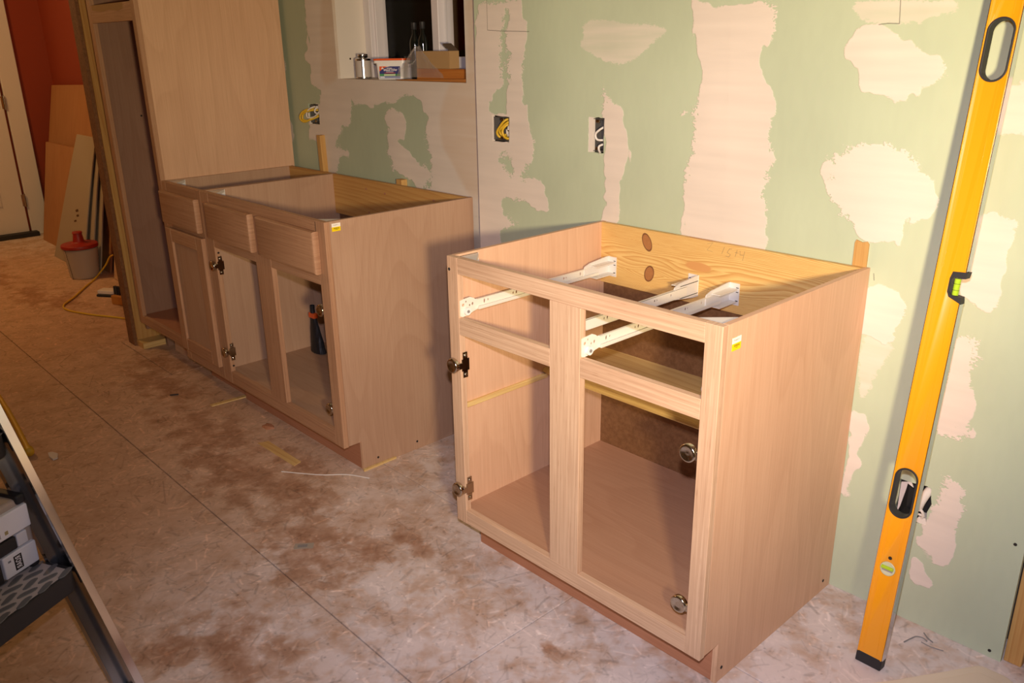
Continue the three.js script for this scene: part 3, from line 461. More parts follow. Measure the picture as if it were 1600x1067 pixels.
// ---------- run of cabinets on the left ----------
const F2 = 0.601, FB2 = F2 - 0.019;
function slabFront(parent, x0, x1, y0, y1, name = 'drawer_front') {   // bevelled overlay slab
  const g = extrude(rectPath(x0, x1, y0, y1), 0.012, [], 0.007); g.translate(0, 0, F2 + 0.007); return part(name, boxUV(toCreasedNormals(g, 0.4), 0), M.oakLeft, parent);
}
{
  const R0 = -1.428, L0 = -2.318;
  const t = thing('sink_base_cabinet', 'unfinished double base cabinet with two slab false fronts and both door openings empty', 'cabinet', [-1.873, 0, 0.3]);
  part('side_panel', sidePanel(R0 - 0.0125, R0, 0.0, FB2, 0.530, 0.109), M.plyLeftShaded, t); part('side_panel', sidePanel(L0, L0 + 0.0125, 0.0, FB2, 0.515, 0.109), M.plyLeftShaded, t);
  part('panel_edge', box(R0 - 0.0125, R0 + 0.0004, 0.0, 0.109, 0.5302, 0.5312, 1, 0), M.pale, t);
  part('back_panel', box(L0 + 0.0125, R0 - 0.0125, 0.03, 0.74, 0.001, 0.006, 1, 0), M.hardboard, t);
  part('back_rail', box(L0 + 0.0125, R0 - 0.0125, 0.712, H, 0.006, 0.024, 0, 0.001), M.fir, t, 'plain pine back rail');
  for (const [x, y] of [[-2.06, 0.84], [-1.93, 0.835], [-1.62, 0.845], [-2.05, 0.745], [-1.96, 0.742]]) part('knot', lathe([[0, 0], [0.004, 0], [0.0042, 0.0008], [0, 0.001]], [0, 0, 0], 10).rotateX(Math.PI / 2).scale(1.6, 1, 1).translate(x, y, 0.024), M.toe, t);
  part('cabinet_floor', box(L0 + 0.0125, R0 - 0.0125, 0.139, 0.151, 0.006, FB2, 0, 0.0005), M.plyLeftShaded, t);
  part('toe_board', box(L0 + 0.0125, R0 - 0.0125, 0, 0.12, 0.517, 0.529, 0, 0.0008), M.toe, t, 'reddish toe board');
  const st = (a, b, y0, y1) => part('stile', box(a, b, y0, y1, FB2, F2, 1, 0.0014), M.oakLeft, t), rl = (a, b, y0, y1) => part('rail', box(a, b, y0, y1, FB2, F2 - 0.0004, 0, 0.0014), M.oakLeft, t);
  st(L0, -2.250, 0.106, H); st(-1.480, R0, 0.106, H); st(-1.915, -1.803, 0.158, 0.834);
  rl(-2.250, -1.480, 0.834, H); rl(-2.250, -1.480, 0.106, 0.158); rl(-2.250, -1.915, 0.668, 0.712); rl(-1.803, -1.480, 0.668, 0.712);
  part('joint', box(-1.4812, -1.4798, 0.838, 0.872, F2 - 0.001, F2 + 0.0004, 1, 0), M.hole, t);
  slabFront(t, -2.240, -1.893, 0.708, 0.843); slabFront(t, -1.838, -1.462, 0.708, 0.845);
  // inner wall of the false-front recess
  part('recess_panel', box(-2.250, -1.480, 0.712, 0.834, FB2 - 0.004, FB2, 0, 0), M.plyLeftShaded, t);
  cornerBlock(t, L0 + 0.0125, FB2, 1, 0.872); cornerBlock(t, R0 - 0.0125, FB2, -1, 0.872);
  hinge(t, -2.250, 0.594, F2 - 0.001, 1, -2.262, F2 + 0.004); hinge(t, -2.250, 0.239, F2 - 0.001, 1, -2.262, F2 + 0.004);
  hinge(t, -1.480, 0.578, F2 - 0.002, -1, -1.502, F2 - 0.010); hinge(t, -1.480, 0.230, F2 - 0.002, -1, -1.502, F2 - 0.010);
  screwHole(t, -2.2495, 0.644, 0.588, 'x'); screwHole(t, -2.2495, 0.180, 0.588, 'x');
  part('price_sticker', stickerGeo(R0 + 0.0005, 0.856, 0.559, 0.031, 0.025), M.sticker, t, 'small white and yellow price sticker');
  screwHole(t, R0 + 0.0004, 0.028, 0.47, 'x'); screwHole(t, R0 + 0.0004, 0.03, 0.30, 'x');
}
{
  const R0 = -2.3185, L0 = -2.684;
  const t = thing('narrow_base_cabinet', 'narrow base cabinet with closed drawer and closed panelled door, tight against the tall cabinet', 'cabinet', [-2.5, 0, 0.3]);
  part('side_panel', sidePanel(R0 - 0.0125, R0, 0.0, FB2, 0.510, 0.109), M.plyLeftShaded, t); part('side_panel', sidePanel(L0, L0 + 0.0125, 0.0, FB2, 0.500, 0.109), M.plyLeftShaded, t);
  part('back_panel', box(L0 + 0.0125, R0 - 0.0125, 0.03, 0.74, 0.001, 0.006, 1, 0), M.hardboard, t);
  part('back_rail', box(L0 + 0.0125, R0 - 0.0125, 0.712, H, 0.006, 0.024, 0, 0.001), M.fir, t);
  part('cabinet_floor', box(L0 + 0.0125, R0 - 0.0125, 0.139, 0.151, 0.006, FB2, 0, 0.0005), M.plyLeftShaded, t);
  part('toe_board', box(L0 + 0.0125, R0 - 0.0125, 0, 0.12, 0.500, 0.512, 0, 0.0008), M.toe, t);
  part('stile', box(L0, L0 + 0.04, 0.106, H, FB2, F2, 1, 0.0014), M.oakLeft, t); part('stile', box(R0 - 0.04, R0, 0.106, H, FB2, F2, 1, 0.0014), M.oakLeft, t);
  for (const [a, b] of [[0.834, H], [0.668, 0.712], [0.106, 0.158]]) part('rail', box(L0 + 0.04, R0 - 0.04, a, b, FB2, F2 - 0.0004, 0, 0.0014), M.oakLeft, t);
  slabFront(t, -2.666, -2.330, 0.711, 0.842);
  cornerBlock(t, L0 + 0.0125, FB2, 1, 0.872);
  // frame-and-panel door
  const a = -2.668, b = -2.318, y0 = 0.160, y1 = 0.692, s = 0.055;
  const d = part('door', box(a + s - 0.01, b - s + 0.01, y0 + s - 0.01, y1 - s + 0.01, F2 + 0.004, F2 + 0.010, 1, 0.001), M.plyLeftShaded, t, 'flat-panel door');
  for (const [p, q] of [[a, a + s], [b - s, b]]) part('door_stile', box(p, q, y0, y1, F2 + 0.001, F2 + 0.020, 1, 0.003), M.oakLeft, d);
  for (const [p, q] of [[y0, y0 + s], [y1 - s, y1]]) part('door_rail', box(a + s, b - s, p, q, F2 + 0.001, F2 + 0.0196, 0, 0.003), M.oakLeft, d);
}
{
  const R0 = -2.686, L0 = -3.212, HT = 2.13;
  const t = thing('tall_cabinet', 'tall unfinished pantry cabinet with an empty dark opening and broad plain side', 'cabinet', [-2.95, 0, 0.3]);
  part('side_panel', sidePanel(R0 - 0.014, R0, -0.012, FB2, 0.495, 0.109, HT), M.ply, t); part('side_panel', sidePanel(L0, L0 + 0.014, -0.012, FB2, 0.495, 0.109, HT), M.plyInnerShaded, t);
  part('back_panel', box(L0 + 0.014, R0 - 0.014, 0.03, HT, -0.012, -0.006, 1, 0), M.ply, t);
  part('cabinet_floor', box(L0 + 0.014, R0 - 0.014, 0.160, 0.184, -0.006, FB2, 2, 0.0005), M.toe, t);
  part('fixed_shelf', box(L0 + 0.014, R0 - 0.014, 1.53, 1.548, -0.006, FB2 - 0.001, 0, 0.0005), M.ply, t);
  part('top_panel', box(L0, R0, HT - 0.018, HT, -0.012, FB2, 0, 0.0005), M.ply, t);
  part('toe_board', box(L0 + 0.10, R0 - 0.0, 0, 0.12, 0.482, 0.494, 0, 0.0008), M.pale, t, 'pale toe board');
  part('stile', box(L0, L0 + 0.042, 0.146, HT, FB2, F2, 1, 0.0014), M.oakLeft, t); part('stile', box(R0 - 0.034, R0, 0.146, HT, FB2, F2, 1, 0.0014), M.oakLeft, t);
  part('rail', box(L0 + 0.042, R0 - 0.034, 0.146, 0.186, FB2, F2 - 0.0004, 0, 0.0014), M.oakLeft, t);
  part('rail', box(L0 + 0.042, R0 - 0.034, 1.49, 1.56, FB2, F2 - 0.0004, 0, 0.0014), M.oakLeft, t);
  part('glue_smear', planarUV(extrude([[-3.15, 1.54], [-3.05, 1.532], [-2.95, 1.537], [-2.86, 1.53], [-2.80, 1.538], [-2.80, 1.56], [-3.15, 1.56]], 0.0008).translate(0, 0, F2 - 0.0004)), M.card, t, 'dried amber glue smear');
  part('rail', box(L0 + 0.042, R0 - 0.034, HT - 0.06, HT, FB2, F2 - 0.0004, 0, 0.0014), M.oakLeft, t);
  for (const [y, z] of [[1.29, 0.33], [0.80, 0.36], [0.62, 0.30], [0.42, 0.30], [1.1, 0.45], [1.1, 0.2]]) screwHole(t, L0 + 0.0146, y, z, 'x');
}
{ // rough end post between the tall cabinet and the room beyond
  const t = thing('end_post', 'rough upright post of speckled board at the left of the tall cabinet', 'post', [-3.36, 0, 0.3]);
  part('core_board', box(-3.392, -3.326, 0, 2.40, -0.16, 0.597, 1, 0.001), M.rawEdge, t);
  part('front_board', box(-3.400, -3.322, 0, 2.40, 0.597, 0.612, 1, 0.001), M.postFront ?? (M.postFront = std({ map: T.speck, roughness: 0.8, color: lin(1.15, 1.05, 0.95) })), t, 'brown speckled front strip');
  part('side_board', box(-3.326, -3.314, 0.03, 2.40, 0.16, 0.597, 1, 0.001), M.fir, t, 'yellowish side board');
  part('foot_strip', box(-3.322, -3.235, 0.0, 0.03, 0.49, 0.600, 2, 0.002), M.pine, t, 'wood strip at its foot');
}

// ---------- six-foot level leaning on the drywall ----------
{
  const LEN = 1.829, b = new THREE.Vector3(0.213, 0.0, 0.230), top = new THREE.Vector3(0.226, 1.82, 0.036);
  const t = thing('spirit_level', 'long yellow spirit level leaning upright against the green drywall', 'level', b.toArray()); t.isLocal = true;
  const u = top.clone().sub(b).normalize(), n = new THREE.Vector3(1, 0, 0).cross(u).normalize(), x = u.clone().cross(n).normalize();
  t.quaternion.setFromRotationMatrix(new THREE.Matrix4().makeBasis(x, u, n));
  const W = 0.0285, D = 0.024, stad = (cy, hl, r, dir = true) => { const p = new THREE.Path(); p.absarc(0, cy + hl, r, 0, Math.PI, false); p.absarc(0, cy - hl, r, Math.PI, Math.PI * 2, false); p.closePath(); return p; };
  const circ = (cy, r) => { const p = new THREE.Path(); p.absarc(0, cy, r, 0, Math.PI * 2, true); return p; };
  const notch = [[W, 0.876], [0.006, 0.886], [0.0015, 0.896], [0.0015, 0.924], [0.005, 0.938], [W, 0.940]];
  const s = new THREE.Shape([[-W, 0.026], [W, 0.026], ...notch, [W, LEN - 0.026], [-W, LEN - 0.026]].map((p) => new THREE.Vector2(...p)));
  const body = extrude(s, D, [stad(0.441, 0.034, 0.0235), stad(1.366, 0.034, 0.0235), circ(0.254, 0.017), circ(LEN - 0.254, 0.017)], 0.0012, 20); body.translate(0, 0, -D);
  part('body', planarUV(toCreasedNormals(body, 0.5)), M.yellowPaint, t, 'yellow painted aluminium beam');
  const rib = (x0, x1, y0, y1) => box(x0, x1, y0, y1, 0.0004, 0.0022, 1, 0.0007);
  const ribs = []; for (const [x0, x1] of [[-W, -0.0255], [W - 0.0032, W]]) { ribs.push(rib(x0, x1, 0.026, x0 > 0 ? 0.875 : LEN - 0.026)); if (x0 > 0) ribs.push(rib(x0, x1, 0.941, LEN - 0.026)); }
  for (const xx of [-0.0195, -0.0168, 0.014]) for (const [y0, y1] of [[0.50, 0.87], [0.945, 1.305], [0.030, 0.230], [0.28, 0.38], [1.43, LEN - 0.285]]) ribs.push(box(xx, xx + 0.0009, y0, y1, 0.0004, 0.0016, 1, 0));
  part('edge_rib', merge(ribs), M.yellowPaint, t);
  part('machined_edge', merge([box(W + 0.0004, W + 0.0016, 0.026, 0.875, -D + 0.001, 0.0, 1, 0), box(W + 0.0004, W + 0.0016, 0.941, LEN - 0.026, -D + 0.001, 0.0, 1, 0), box(-W - 0.0016, -W - 0.0004, 0.026, LEN - 0.026, -D + 0.001, 0, 1, 0)]), M.alu, t, 'bare grey machined edge');
  for (const cy of [0.441, 1.366]) { const o = new THREE.Shape(); o.absarc(0, cy + 0.034, 0.0252, 0, Math.PI, false); o.absarc(0, cy - 0.034, 0.0252, Math.PI, Math.PI * 2, false); o.closePath();
    const g = extrude(o, D + 0.001, [stad(cy, 0.034, 0.0212)], 0.0008, 20); g.translate(0, 0, -D + 0.0012); part('hand_hole_grip', planarUV(g), M.black, t, 'black rubber hand-hole lining'); }
  for (const y of [0, LEN - 0.028]) part('end_cap', box(-W - 0.0012, W + 0.0012, y, y + 0.028, -D - 0.001, 0.002, 1, 0.002), M.black, t, 'black end cap');
  // centre block with the bubble vial
  const fr = extrude([[W, 0.876], [0.006, 0.886], [0.0015, 0.896], [0.0015, 0.924], [0.005, 0.938], [W, 0.940], [W + 0.005, 0.940], [W + 0.003, 0.927], [W - 0.003, 0.926], [0.0075, 0.927], [0.005, 0.918], [0.005, 0.900], [0.008, 0.8915], [W - 0.003, 0.8885], [W + 0.001, 0.888], [W + 0.003, 0.874]], D); fr.translate(0, 0, -D + 0.001);
  const blk = part('vial_block', planarUV(fr), M.black, t, 'black centre vial block');
  const vialM = phys({ color: lin(0.60, 0.85, 0.05), roughness: 0.12, transmission: 0.35, thickness: 0, ior: 1.45 });
  part('vial', cyl(0.0062, 0.0062, 0.034, 'y', [0.0155, 0.9075, -0.006], 18), vialM, blk, 'lime green bubble vial');
  for (const dy of [-0.0065, 0.0065]) part('vial_ring', new THREE.TorusGeometry(0.0063, 0.0004, 6, 20).rotateX(Math.PI / 2).translate(0.0155, 0.9075 + dy, -0.006), M.black, blk);
  for (const cy of [0.254, LEN - 0.254]) {
    const e = part('end_vial', lathe([[0, -0.012], [0.0158, -0.012], [0.0168, -0.001], [0.0168, 0.0018], [0.0148, 0.0026], [0.0142, 0.0004], [0, 0.0004]], [0, 0, 0], 28).rotateX(Math.PI / 2).translate(0, cy, 0), std({ color: lin(0.62, 0.62, 0.42), roughness: 0.25 }), t, 'round plumb vial');
    part('vial', cyl(0.0042, 0.0042, 0.026, 'x', [0, cy + 0.003, 0.0035], 14), vialM, e);
    part('vial_holder', box(-0.012, 0.012, cy - 0.006, cy - 0.002, 0.0006, 0.0020, 1, 0), M.alu, e);
  }
  part('hanging_hole', cyl(0.0042, 0.0042, 0.0008, 'z', [0.001, 0.2815, 0.0013], 18), M.hole, t);
}

// ---------- shims and outlet boxes ----------
{ const g = extrude([[-0.043, 0.80], [-0.009, 0.80], [-0.009, 0.930], [-0.014, 0.936], [-0.026, 0.933], [-0.040, 0.937], [-0.043, 0.930]], 0.004); g.translate(0, 0, 0.0); g.translate(0.0, 0, 0.0004);
  const p = g.attributes.position; for (let i = 0; i < p.count; i++) p.setZ(i, p.getZ(i) * 1.0); single('wood_shim', boxUV(g.translate(-0.0, 0, 0.0), 1).translate(0, 0, -0.0), M.fir, 'cedar shim sticking up behind the nearest cabinet, beside the level', 'shim'); }
{ const g = box(-2.452, -2.424, 0.82, 1.024, -0.0295, -0.004, 1, 0.001), p = g.attributes.position; for (let i = 0; i < p.count; i++) if (p.getY(i) > 0.9) p.setX(i, p.getX(i) - 0.006); single('wood_shim', g, M.fir, 'thin wood stick standing behind the narrow cabinet, under a wired outlet box', 'shim'); }
{ single('wood_shim', box(-1.885, -1.850, 0.83, 0.893, -0.029, -0.001, 1, 0.001), M.fir, 'short wood shim end just above the rear rim of the double cabinet', 'shim'); }
function outlet(name, label, x0, x1, y0, y1, z, dx = 0) {
  const t = thing(name, label, 'outlet box', [(x0 + x1) / 2, y0, z - 0.05]);
  const q = 0.0018, d = 0.052;
  part('box_shell', merge([box(x0, x0 + q, y0, y1, z - d, z - 0.004, 1, 0), box(x1 - q, x1, y0, y1, z - d, z - 0.004, 1, 0), box(x0 + q, x1 - q, y0, y0 + q, z - d, z - 0.004, 1, 0), box(x0 + q, x1 - q, y1 - q, y1, z - d, z - 0.004, 1, 0), box(x0, x1, y0, y1, z - d - q, z - d, 1, 0)]), M.boxSteel, t);
  for (const y of [y0 + 0.004, y1 - 0.012]) part('mounting_tab', box((x0 + x1) / 2 - 0.008, (x0 + x1) / 2 + 0.008, y, y + 0.008, z - 0.010, z - 0.006, 1, 0.0008), M.nickel, t);
  return t;
}
const wire = (t, pts, m, r = 0.0028) => part('wire', tube(pts, r, 28, 8), m, t);
{ const t = outlet('outlet_box', 'outlet hole stuffed with coiled yellow cable, right of the window corner', -1.312, -1.238, 1.082, 1.156, 0);
  const X = -1.312, z = -0.012;
  wire(t, [[X + 0.058, 1.152, -0.045], [X + 0.048, 1.146, z], [X + 0.022, 1.122, z + 0.004], [X + 0.008, 1.104, z + 0.002], [X + 0.012, 1.090, z - 0.006], [X + 0.03, 1.094, z - 0.02], [X + 0.042, 1.108, -0.03]], M.wireYellow, 0.0042);
  wire(t, [[X + 0.070, 1.150, -0.045], [X + 0.064, 1.142, z], [X + 0.038, 1.124, z + 0.006], [X + 0.022, 1.110, z + 0.003], [X + 0.024, 1.098, z - 0.004], [X + 0.05, 1.10, -0.03]], M.wireYellow, 0.0042);
  wire(t, [[X + 0.066, 1.138, -0.04], [X + 0.052, 1.130, z], [X + 0.038, 1.112, z + 0.005], [X + 0.044, 1.094, z + 0.003], [X + 0.06, 1.088, z], [X + 0.070, 1.098, -0.03]], M.wireYellow, 0.0042);
  wire(t, [[X + 0.026, 1.086, -0.04], [X + 0.034, 1.096, -0.02], [X + 0.03, 1.088, z]], M.wireYellow, 0.004);
  for (const [a, c, e] of [[0.056, 1.112, 0.5], [0.064, 1.124, 0.2], [0.058, 1.104, 1.0]]) part('wire_nut', new THREE.ConeGeometry(0.006, 0.016, 10).rotateZ(e).translate(X + a, c, z + 0.002).toNonIndexed(), M.wireWhite, t);
}
{ const t = outlet('outlet_box', 'narrow cut outlet hole with two white looped wires, middle of green drywall', -0.886, -0.832, 1.078, 1.172, 0);
  part('gypsum_lip', box(-0.8895, -0.873, 1.074, 1.176, -0.012, -0.001, 1, 0), M.gyp, t, 'pale cut gypsum edge');
  wire(t, [[-0.835, 1.16, -0.045], [-0.838, 1.150, -0.018], [-0.852, 1.140, -0.008], [-0.866, 1.126, -0.006], [-0.862, 1.112, -0.008], [-0.846, 1.110, -0.015], [-0.836, 1.112, -0.045]], M.wireWhite, 0.0034);
  wire(t, [[-0.834, 1.100, -0.045], [-0.842, 1.098, -0.014], [-0.853, 1.092, -0.008], [-0.852, 1.083, -0.006], [-0.844, 1.076, -0.002], [-0.838, 1.072, 0.003]], M.wireWhite, 0.0034);
}
{ const t = outlet('outlet_box', 'outlet hole with looped cable spilling out, above the narrow cabinet by the window', -2.542, -2.468, 1.070, 1.146, -0.03);
  const z = -0.03;
  wire(t, [[-2.50, 1.125, z - 0.04], [-2.53, 1.128, z + 0.006], [-2.566, 1.112, z + 0.024], [-2.578, 1.088, z + 0.028], [-2.556, 1.074, z + 0.022], [-2.525, 1.084, z + 0.012], [-2.508, 1.108, z - 0.03]], M.wireYellow, 0.0042);
  wire(t, [[-2.49, 1.122, z - 0.04], [-2.525, 1.122, z + 0.008], [-2.562, 1.106, z + 0.020], [-2.566, 1.086, z + 0.022], [-2.54, 1.080, z + 0.016], [-2.50, 1.100, z - 0.03]], M.wireYellow, 0.0042);
  wire(t, [[-2.485, 1.14, z - 0.04], [-2.51, 1.135, z + 0.006], [-2.542, 1.112, z + 0.014], [-2.540, 1.094, z + 0.014], [-2.50, 1.097, z + 0.004], [-2.47, 1.112, z + 0.002], [-2.462, 1.118, z + 0.001]], M.wireWhite, 0.0032);
  wire(t, [[-2.472, 1.135, z - 0.04], [-2.486, 1.132, z], [-2.490, 1.116, z + 0.003], [-2.478, 1.108, z - 0.02]], M.wireWhite, 0.0032);
  part('wire_nut', new THREE.ConeGeometry(0.006, 0.026, 10).rotateZ(3.0).translate(-2.528, 1.100, z + 0.012).toNonIndexed(), M.wireWhite, t);
}
{ const t = thing('outlet_box', 'torn low outlet hole with grey cable half hidden behind the spirit level', 'outlet box', [0.178, 0.272, -0.06]);
  part('box_shell', merge([box(0.140, 0.215, 0.272, 0.274, -0.06, -0.006, 1, 0), box(0.140, 0.215, 0.372, 0.374, -0.06, -0.006, 1, 0), box(0.140, 0.142, 0.274, 0.372, -0.06, -0.006, 1, 0), box(0.213, 0.215, 0.274, 0.372, -0.06, -0.006, 1, 0), box(0.140, 0.215, 0.272, 0.374, -0.062, -0.06, 1, 0)]), M.hole, t);
  part('wire', tube([[0.207, 0.368, -0.03], [0.205, 0.362, -0.006], [0.196, 0.335, 0.003], [0.190, 0.312, 0.0]], 0.010, 18, 10), M.gyp, t, 'grey sheathed cable end');
  part('wire', tube([[0.182, 0.314, 0.0], [0.200, 0.312, 0.004], [0.204, 0.300, 0.0], [0.198, 0.280, -0.008]], 0.0035, 18, 8), M.gyp, t);
  part('wire', tube([[0.176, 0.305, -0.004], [0.192, 0.301, 0.004], [0.206, 0.296, -0.004]], 0.003, 14, 8), M.gyp, t);
  part('torn_paper', merge([planarUV(extrude([[0.143, 0.366], [0.165, 0.375], [0.172, 0.362], [0.158, 0.368], [0.156, 0.35], [0.148, 0.30], [0.143, 0.282]], 0.003).translate(0, 0, -0.003)), planarUV(extrude([[0.185, 0.275], [0.215, 0.273], [0.210, 0.292], [0.194, 0.290]], 0.03).translate(0, 0, -0.032))]), M.gyp, t, 'torn drywall paper');
}

// ---------- things on the window sill ----------
const SY = 1.2585;
{ const t = thing('metal_can', 'small metal can with a pale label on the window sill, left end', 'can', [-2.168, SY, -0.076]); t.isLocal = true;
  part('can_body', lathe([[0, 0], [0.0305, 0], [0.032, 0.002], [0.031, 0.004], [0.031, 0.072], [0.032, 0.075], [0.030, 0.077], [0.022, 0.080], [0.021, 0.082]], [0, 0, 0], 36), M.alu, t);
  const lb = new THREE.CylinderGeometry(0.0313, 0.0313, 0.062, 36, 1, true, -1.0, 5.9); lb.translate(0, 0.038, 0); lb.rotateY(2.14); part('paper_label', lb.toNonIndexed(), std({ color: lin(0.50, 0.45, 0.40), roughness: 0.6, side: THREE.DoubleSide }), t, 'pale printed label');
  const lines = []; for (let i = 0; i < 9; i++) { const g = new THREE.CylinderGeometry(0.0315, 0.0315, 0.0012, 12, 1, true, -0.10, 0.5 + 0.25 * vn(i, 3, 8)); g.rotateY(-0.85); g.translate(0, 0.018 + i * 0.005, 0); lines.push(g.toNonIndexed()); } part('print_line', merge(lines), M.wireGrey, t);
  part('screw_cap', lathe([[0, 0.094], [0.0195, 0.094], [0.0205, 0.092], [0.0205, 0.082], [0.0, 0.082]], [0, 0, 0], 30), M.alu, t);
}
T.tub = canvasTex(512, 300, (g, w, h) => {
  g.fillStyle = '#3b3d78'; g.fillRect(0, 0, w, h);
  g.fillStyle = '#e8602c'; g.beginPath(); g.moveTo(0, 0); g.lineTo(w, 0); g.lineTo(w, 20); g.bezierCurveTo(330, 10, 190, 40, 130, 70); g.bezierCurveTo(60, 110, 30, 130, 0, 150); g.closePath(); g.fill();
  g.fillStyle = '#f0e6da'; g.beginPath(); g.moveTo(w, 20); g.bezierCurveTo(330, 10, 190, 40, 130, 70); g.bezierCurveTo(200, 50, 330, 28, w, 34); g.fill();
  g.beginPath(); g.moveTo(40, 100); g.lineTo(75, 50); g.lineTo(110, 100); g.closePath(); g.fill();
  g.fillStyle = '#f6f0ea'; g.font = 'italic bold 62px sans-serif'; g.textAlign = 'center'; g.fillText('Wood Filler', 268, 140); g.fillRect(180, 76, 130, 12); g.fillRect(165, 156, 180, 10);
  g.fillStyle = '#a23c44'; g.fillRect(120, 176, 270, 18); g.fillStyle = '#4f9a5c'; g.fillRect(0, 205, w, 42); g.fillStyle = '#dfe6b8'; g.fillRect(112, 212, 280, 28);
  g.fillStyle = '#8d93b4'; g.fillRect(0, 250, w, 50); g.fillStyle = '#dfe2ee'; g.fillRect(16, 258, 110, 30); g.fillStyle = '#f6f0ea'; g.fillRect(482, 70, 8, 60);
});
{ const t = thing('plastic_tub', 'white plastic tub with orange lid and blue label on the window sill', 'tub', [-2.012, SY, -0.107], undefined, 0.62); t.isLocal = true;
  const ring = (w, d, r) => { const s = new THREE.Shape(); s.moveTo(-w + r, -d); s.lineTo(w - r, -d); s.quadraticCurveTo(w, -d, w, -d + r); s.lineTo(w, d - r); s.quadraticCurveTo(w, d, w - r, d); s.lineTo(-w + r, d); s.quadraticCurveTo(-w, d, -w, d - r); s.lineTo(-w, -d + r); s.quadraticCurveTo(-w, -d, -w + r, -d); return s; };
  const slab = (w, d, r, y0, y1, tw = 0) => { const g = new THREE.ExtrudeGeometry(ring(w, d, r), { depth: y1 - y0, bevelEnabled: false, curveSegments: 6 }); g.rotateX(-Math.PI / 2); g.translate(0, y0, 0); const p = g.attributes.position; if (tw) for (let i = 0; i < p.count; i++) { const k = 1 - tw * (1 - (p.getY(i) - y0) / (y1 - y0)); p.setX(i, p.getX(i) * k); p.setZ(i, p.getZ(i) * k); } g.computeVertexNormals(); return g; };
  part('tub_body', planarUV(slab(0.057, 0.035, 0.012, 0, 0.066, 0.10)), M.plastic, t);
  part('rim', planarUV(slab(0.064, 0.042, 0.014, 0.060, 0.070)), M.plastic, t);
  const lid = part('lid', planarUV(slab(0.0655, 0.043, 0.015, 0.0705, 0.0765)), M.orange, t, 'orange lid'); part('lid_recess', planarUV(slab(0.056, 0.034, 0.010, 0.0766, 0.0772)), M.orange, lid);
  const lb = new THREE.PlaneGeometry(0.084, 0.050); const s = new THREE.BoxGeometry(0.084, 0.052, 0.0006).toNonIndexed(); s.rotateX(-0.055); s.translate(0, 0.030, 0.0348); part('printed_label', s, std({ map: T.tub, roughness: 0.45 }), t, 'blue label reading Wood Filler');
}
{ single('wood_scrap', (() => { const g = box(-1.900, -1.500, SY, SY + 0.011, -0.076, -0.044, 0, 0.001), p = g.attributes.position; for (let i = 0; i < p.count; i++) { const k = (p.getX(i) + 1.900) / 0.400; p.setY(i, SY + (p.getY(i) - SY) * (0.25 + 0.75 * k)); p.setZ(i, p.getZ(i) + (vn(p.getX(i) * 30, 2, 3) - 0.5) * 0.004); } g.computeVertexNormals(); return g; })(), std({ map: T.pine, roughness: 0.8, color: lin(0.62, 0.34, 0.16) }), 'flat brown wood shim along the front edge of the window sill', 'wood scrap'); }
{ const t = thing('wood_block', 'reddish wood block lying behind the flat shim on the window sill', 'wood block', [-1.66, SY, -0.1055]);
  part('block', box(-1.826, -1.500, SY, SY + 0.042, -0.128, -0.083, 0, 0.0015), std({ map: T.pine, roughness: 0.7, color: lin(0.66, 0.33, 0.13) }), t); part('nail_hole', cyl(0.004, 0.004, 0.001, 'z', [-1.535, SY + 0.026, -0.0828], 10), M.hole, t); }
{ const t = thing('cardboard_box', 'small brown cardboard box with a lifted flap, on the window sill', 'box', [-1.73, SY + 0.0425, -0.1075]);
  const x0 = -1.826, x1 = -1.632, y0 = SY + 0.0425, y1 = SY + 0.103, z0 = -0.130, z1 = -0.085, q = 0.002;
  part('box_wall', box(x0, x1, y0, y1, z1 - q, z1, 1, 0), M.card, t); part('box_wall', box(x0, x1, y0, y1, z0, z0 + q, 1, 0), M.card, t);
  part('box_wall', box(x0, x0 + q, y0, y1, z0 + q, z1 - q, 1, 0), M.card, t); part('box_wall', box(x1 - q, x1, y0, y1, z0 + q, z1 - q, 1, 0), M.card, t); part('box_bottom', box(x0 + q, x1 - q, y0, y0 + q, z0 + q, z1 - q, 1, 0), M.card, t);
  const f = new THREE.BoxGeometry(0.046, 0.002, 0.040).toNonIndexed(); f.translate(-0.023, 0, 0); f.rotateZ(-0.55); f.translate(x1, y1 + 0.001, (z0 + z1) / 2); part('flap', f, std({ color: lin(0.12, 0.08, 0.05), roughness: 0.9 }), t, 'dark lifted flap'); }
{ // clear bag draped between the tub and the box
  const g = new THREE.SphereGeometry(1, 72, 40, 0, Math.PI * 2, 0, Math.PI * 0.5), p = g.attributes.position;
  for (let i = 0; i < p.count; i++) { let x = p.getX(i), y = p.getY(i), z = p.getZ(i); const n = fbm(x * 3 + 5, z * 3 + y * 2, 71, 4) - 0.5, c = Math.abs(fbm(x * 5 + 9, y * 5 + z * 3, 75, 3) - 0.5);
    const peak = Math.exp(-((x + 0.05) * (x + 0.05)) * 3.4); const r = 1 + n * 0.35 - c * 0.5; p.setXYZ(i, x * 0.14 * (1 + n * 0.2), Math.pow(Math.max(0, y), 1.2) * (0.045 + 0.062 * peak) * r, z * (0.0030 + 0.012 * smooth(0.0, -0.35, x)) * (1 + n * 0.3)); }
  g.computeVertexNormals(); const h = g.toNonIndexed(); h.translate(-1.79, SY + 0.0115, -0.0665); single('plastic_bag', h, M.film, 'crumpled clear plastic bag draped between tub and cardboard box', 'bag'); }
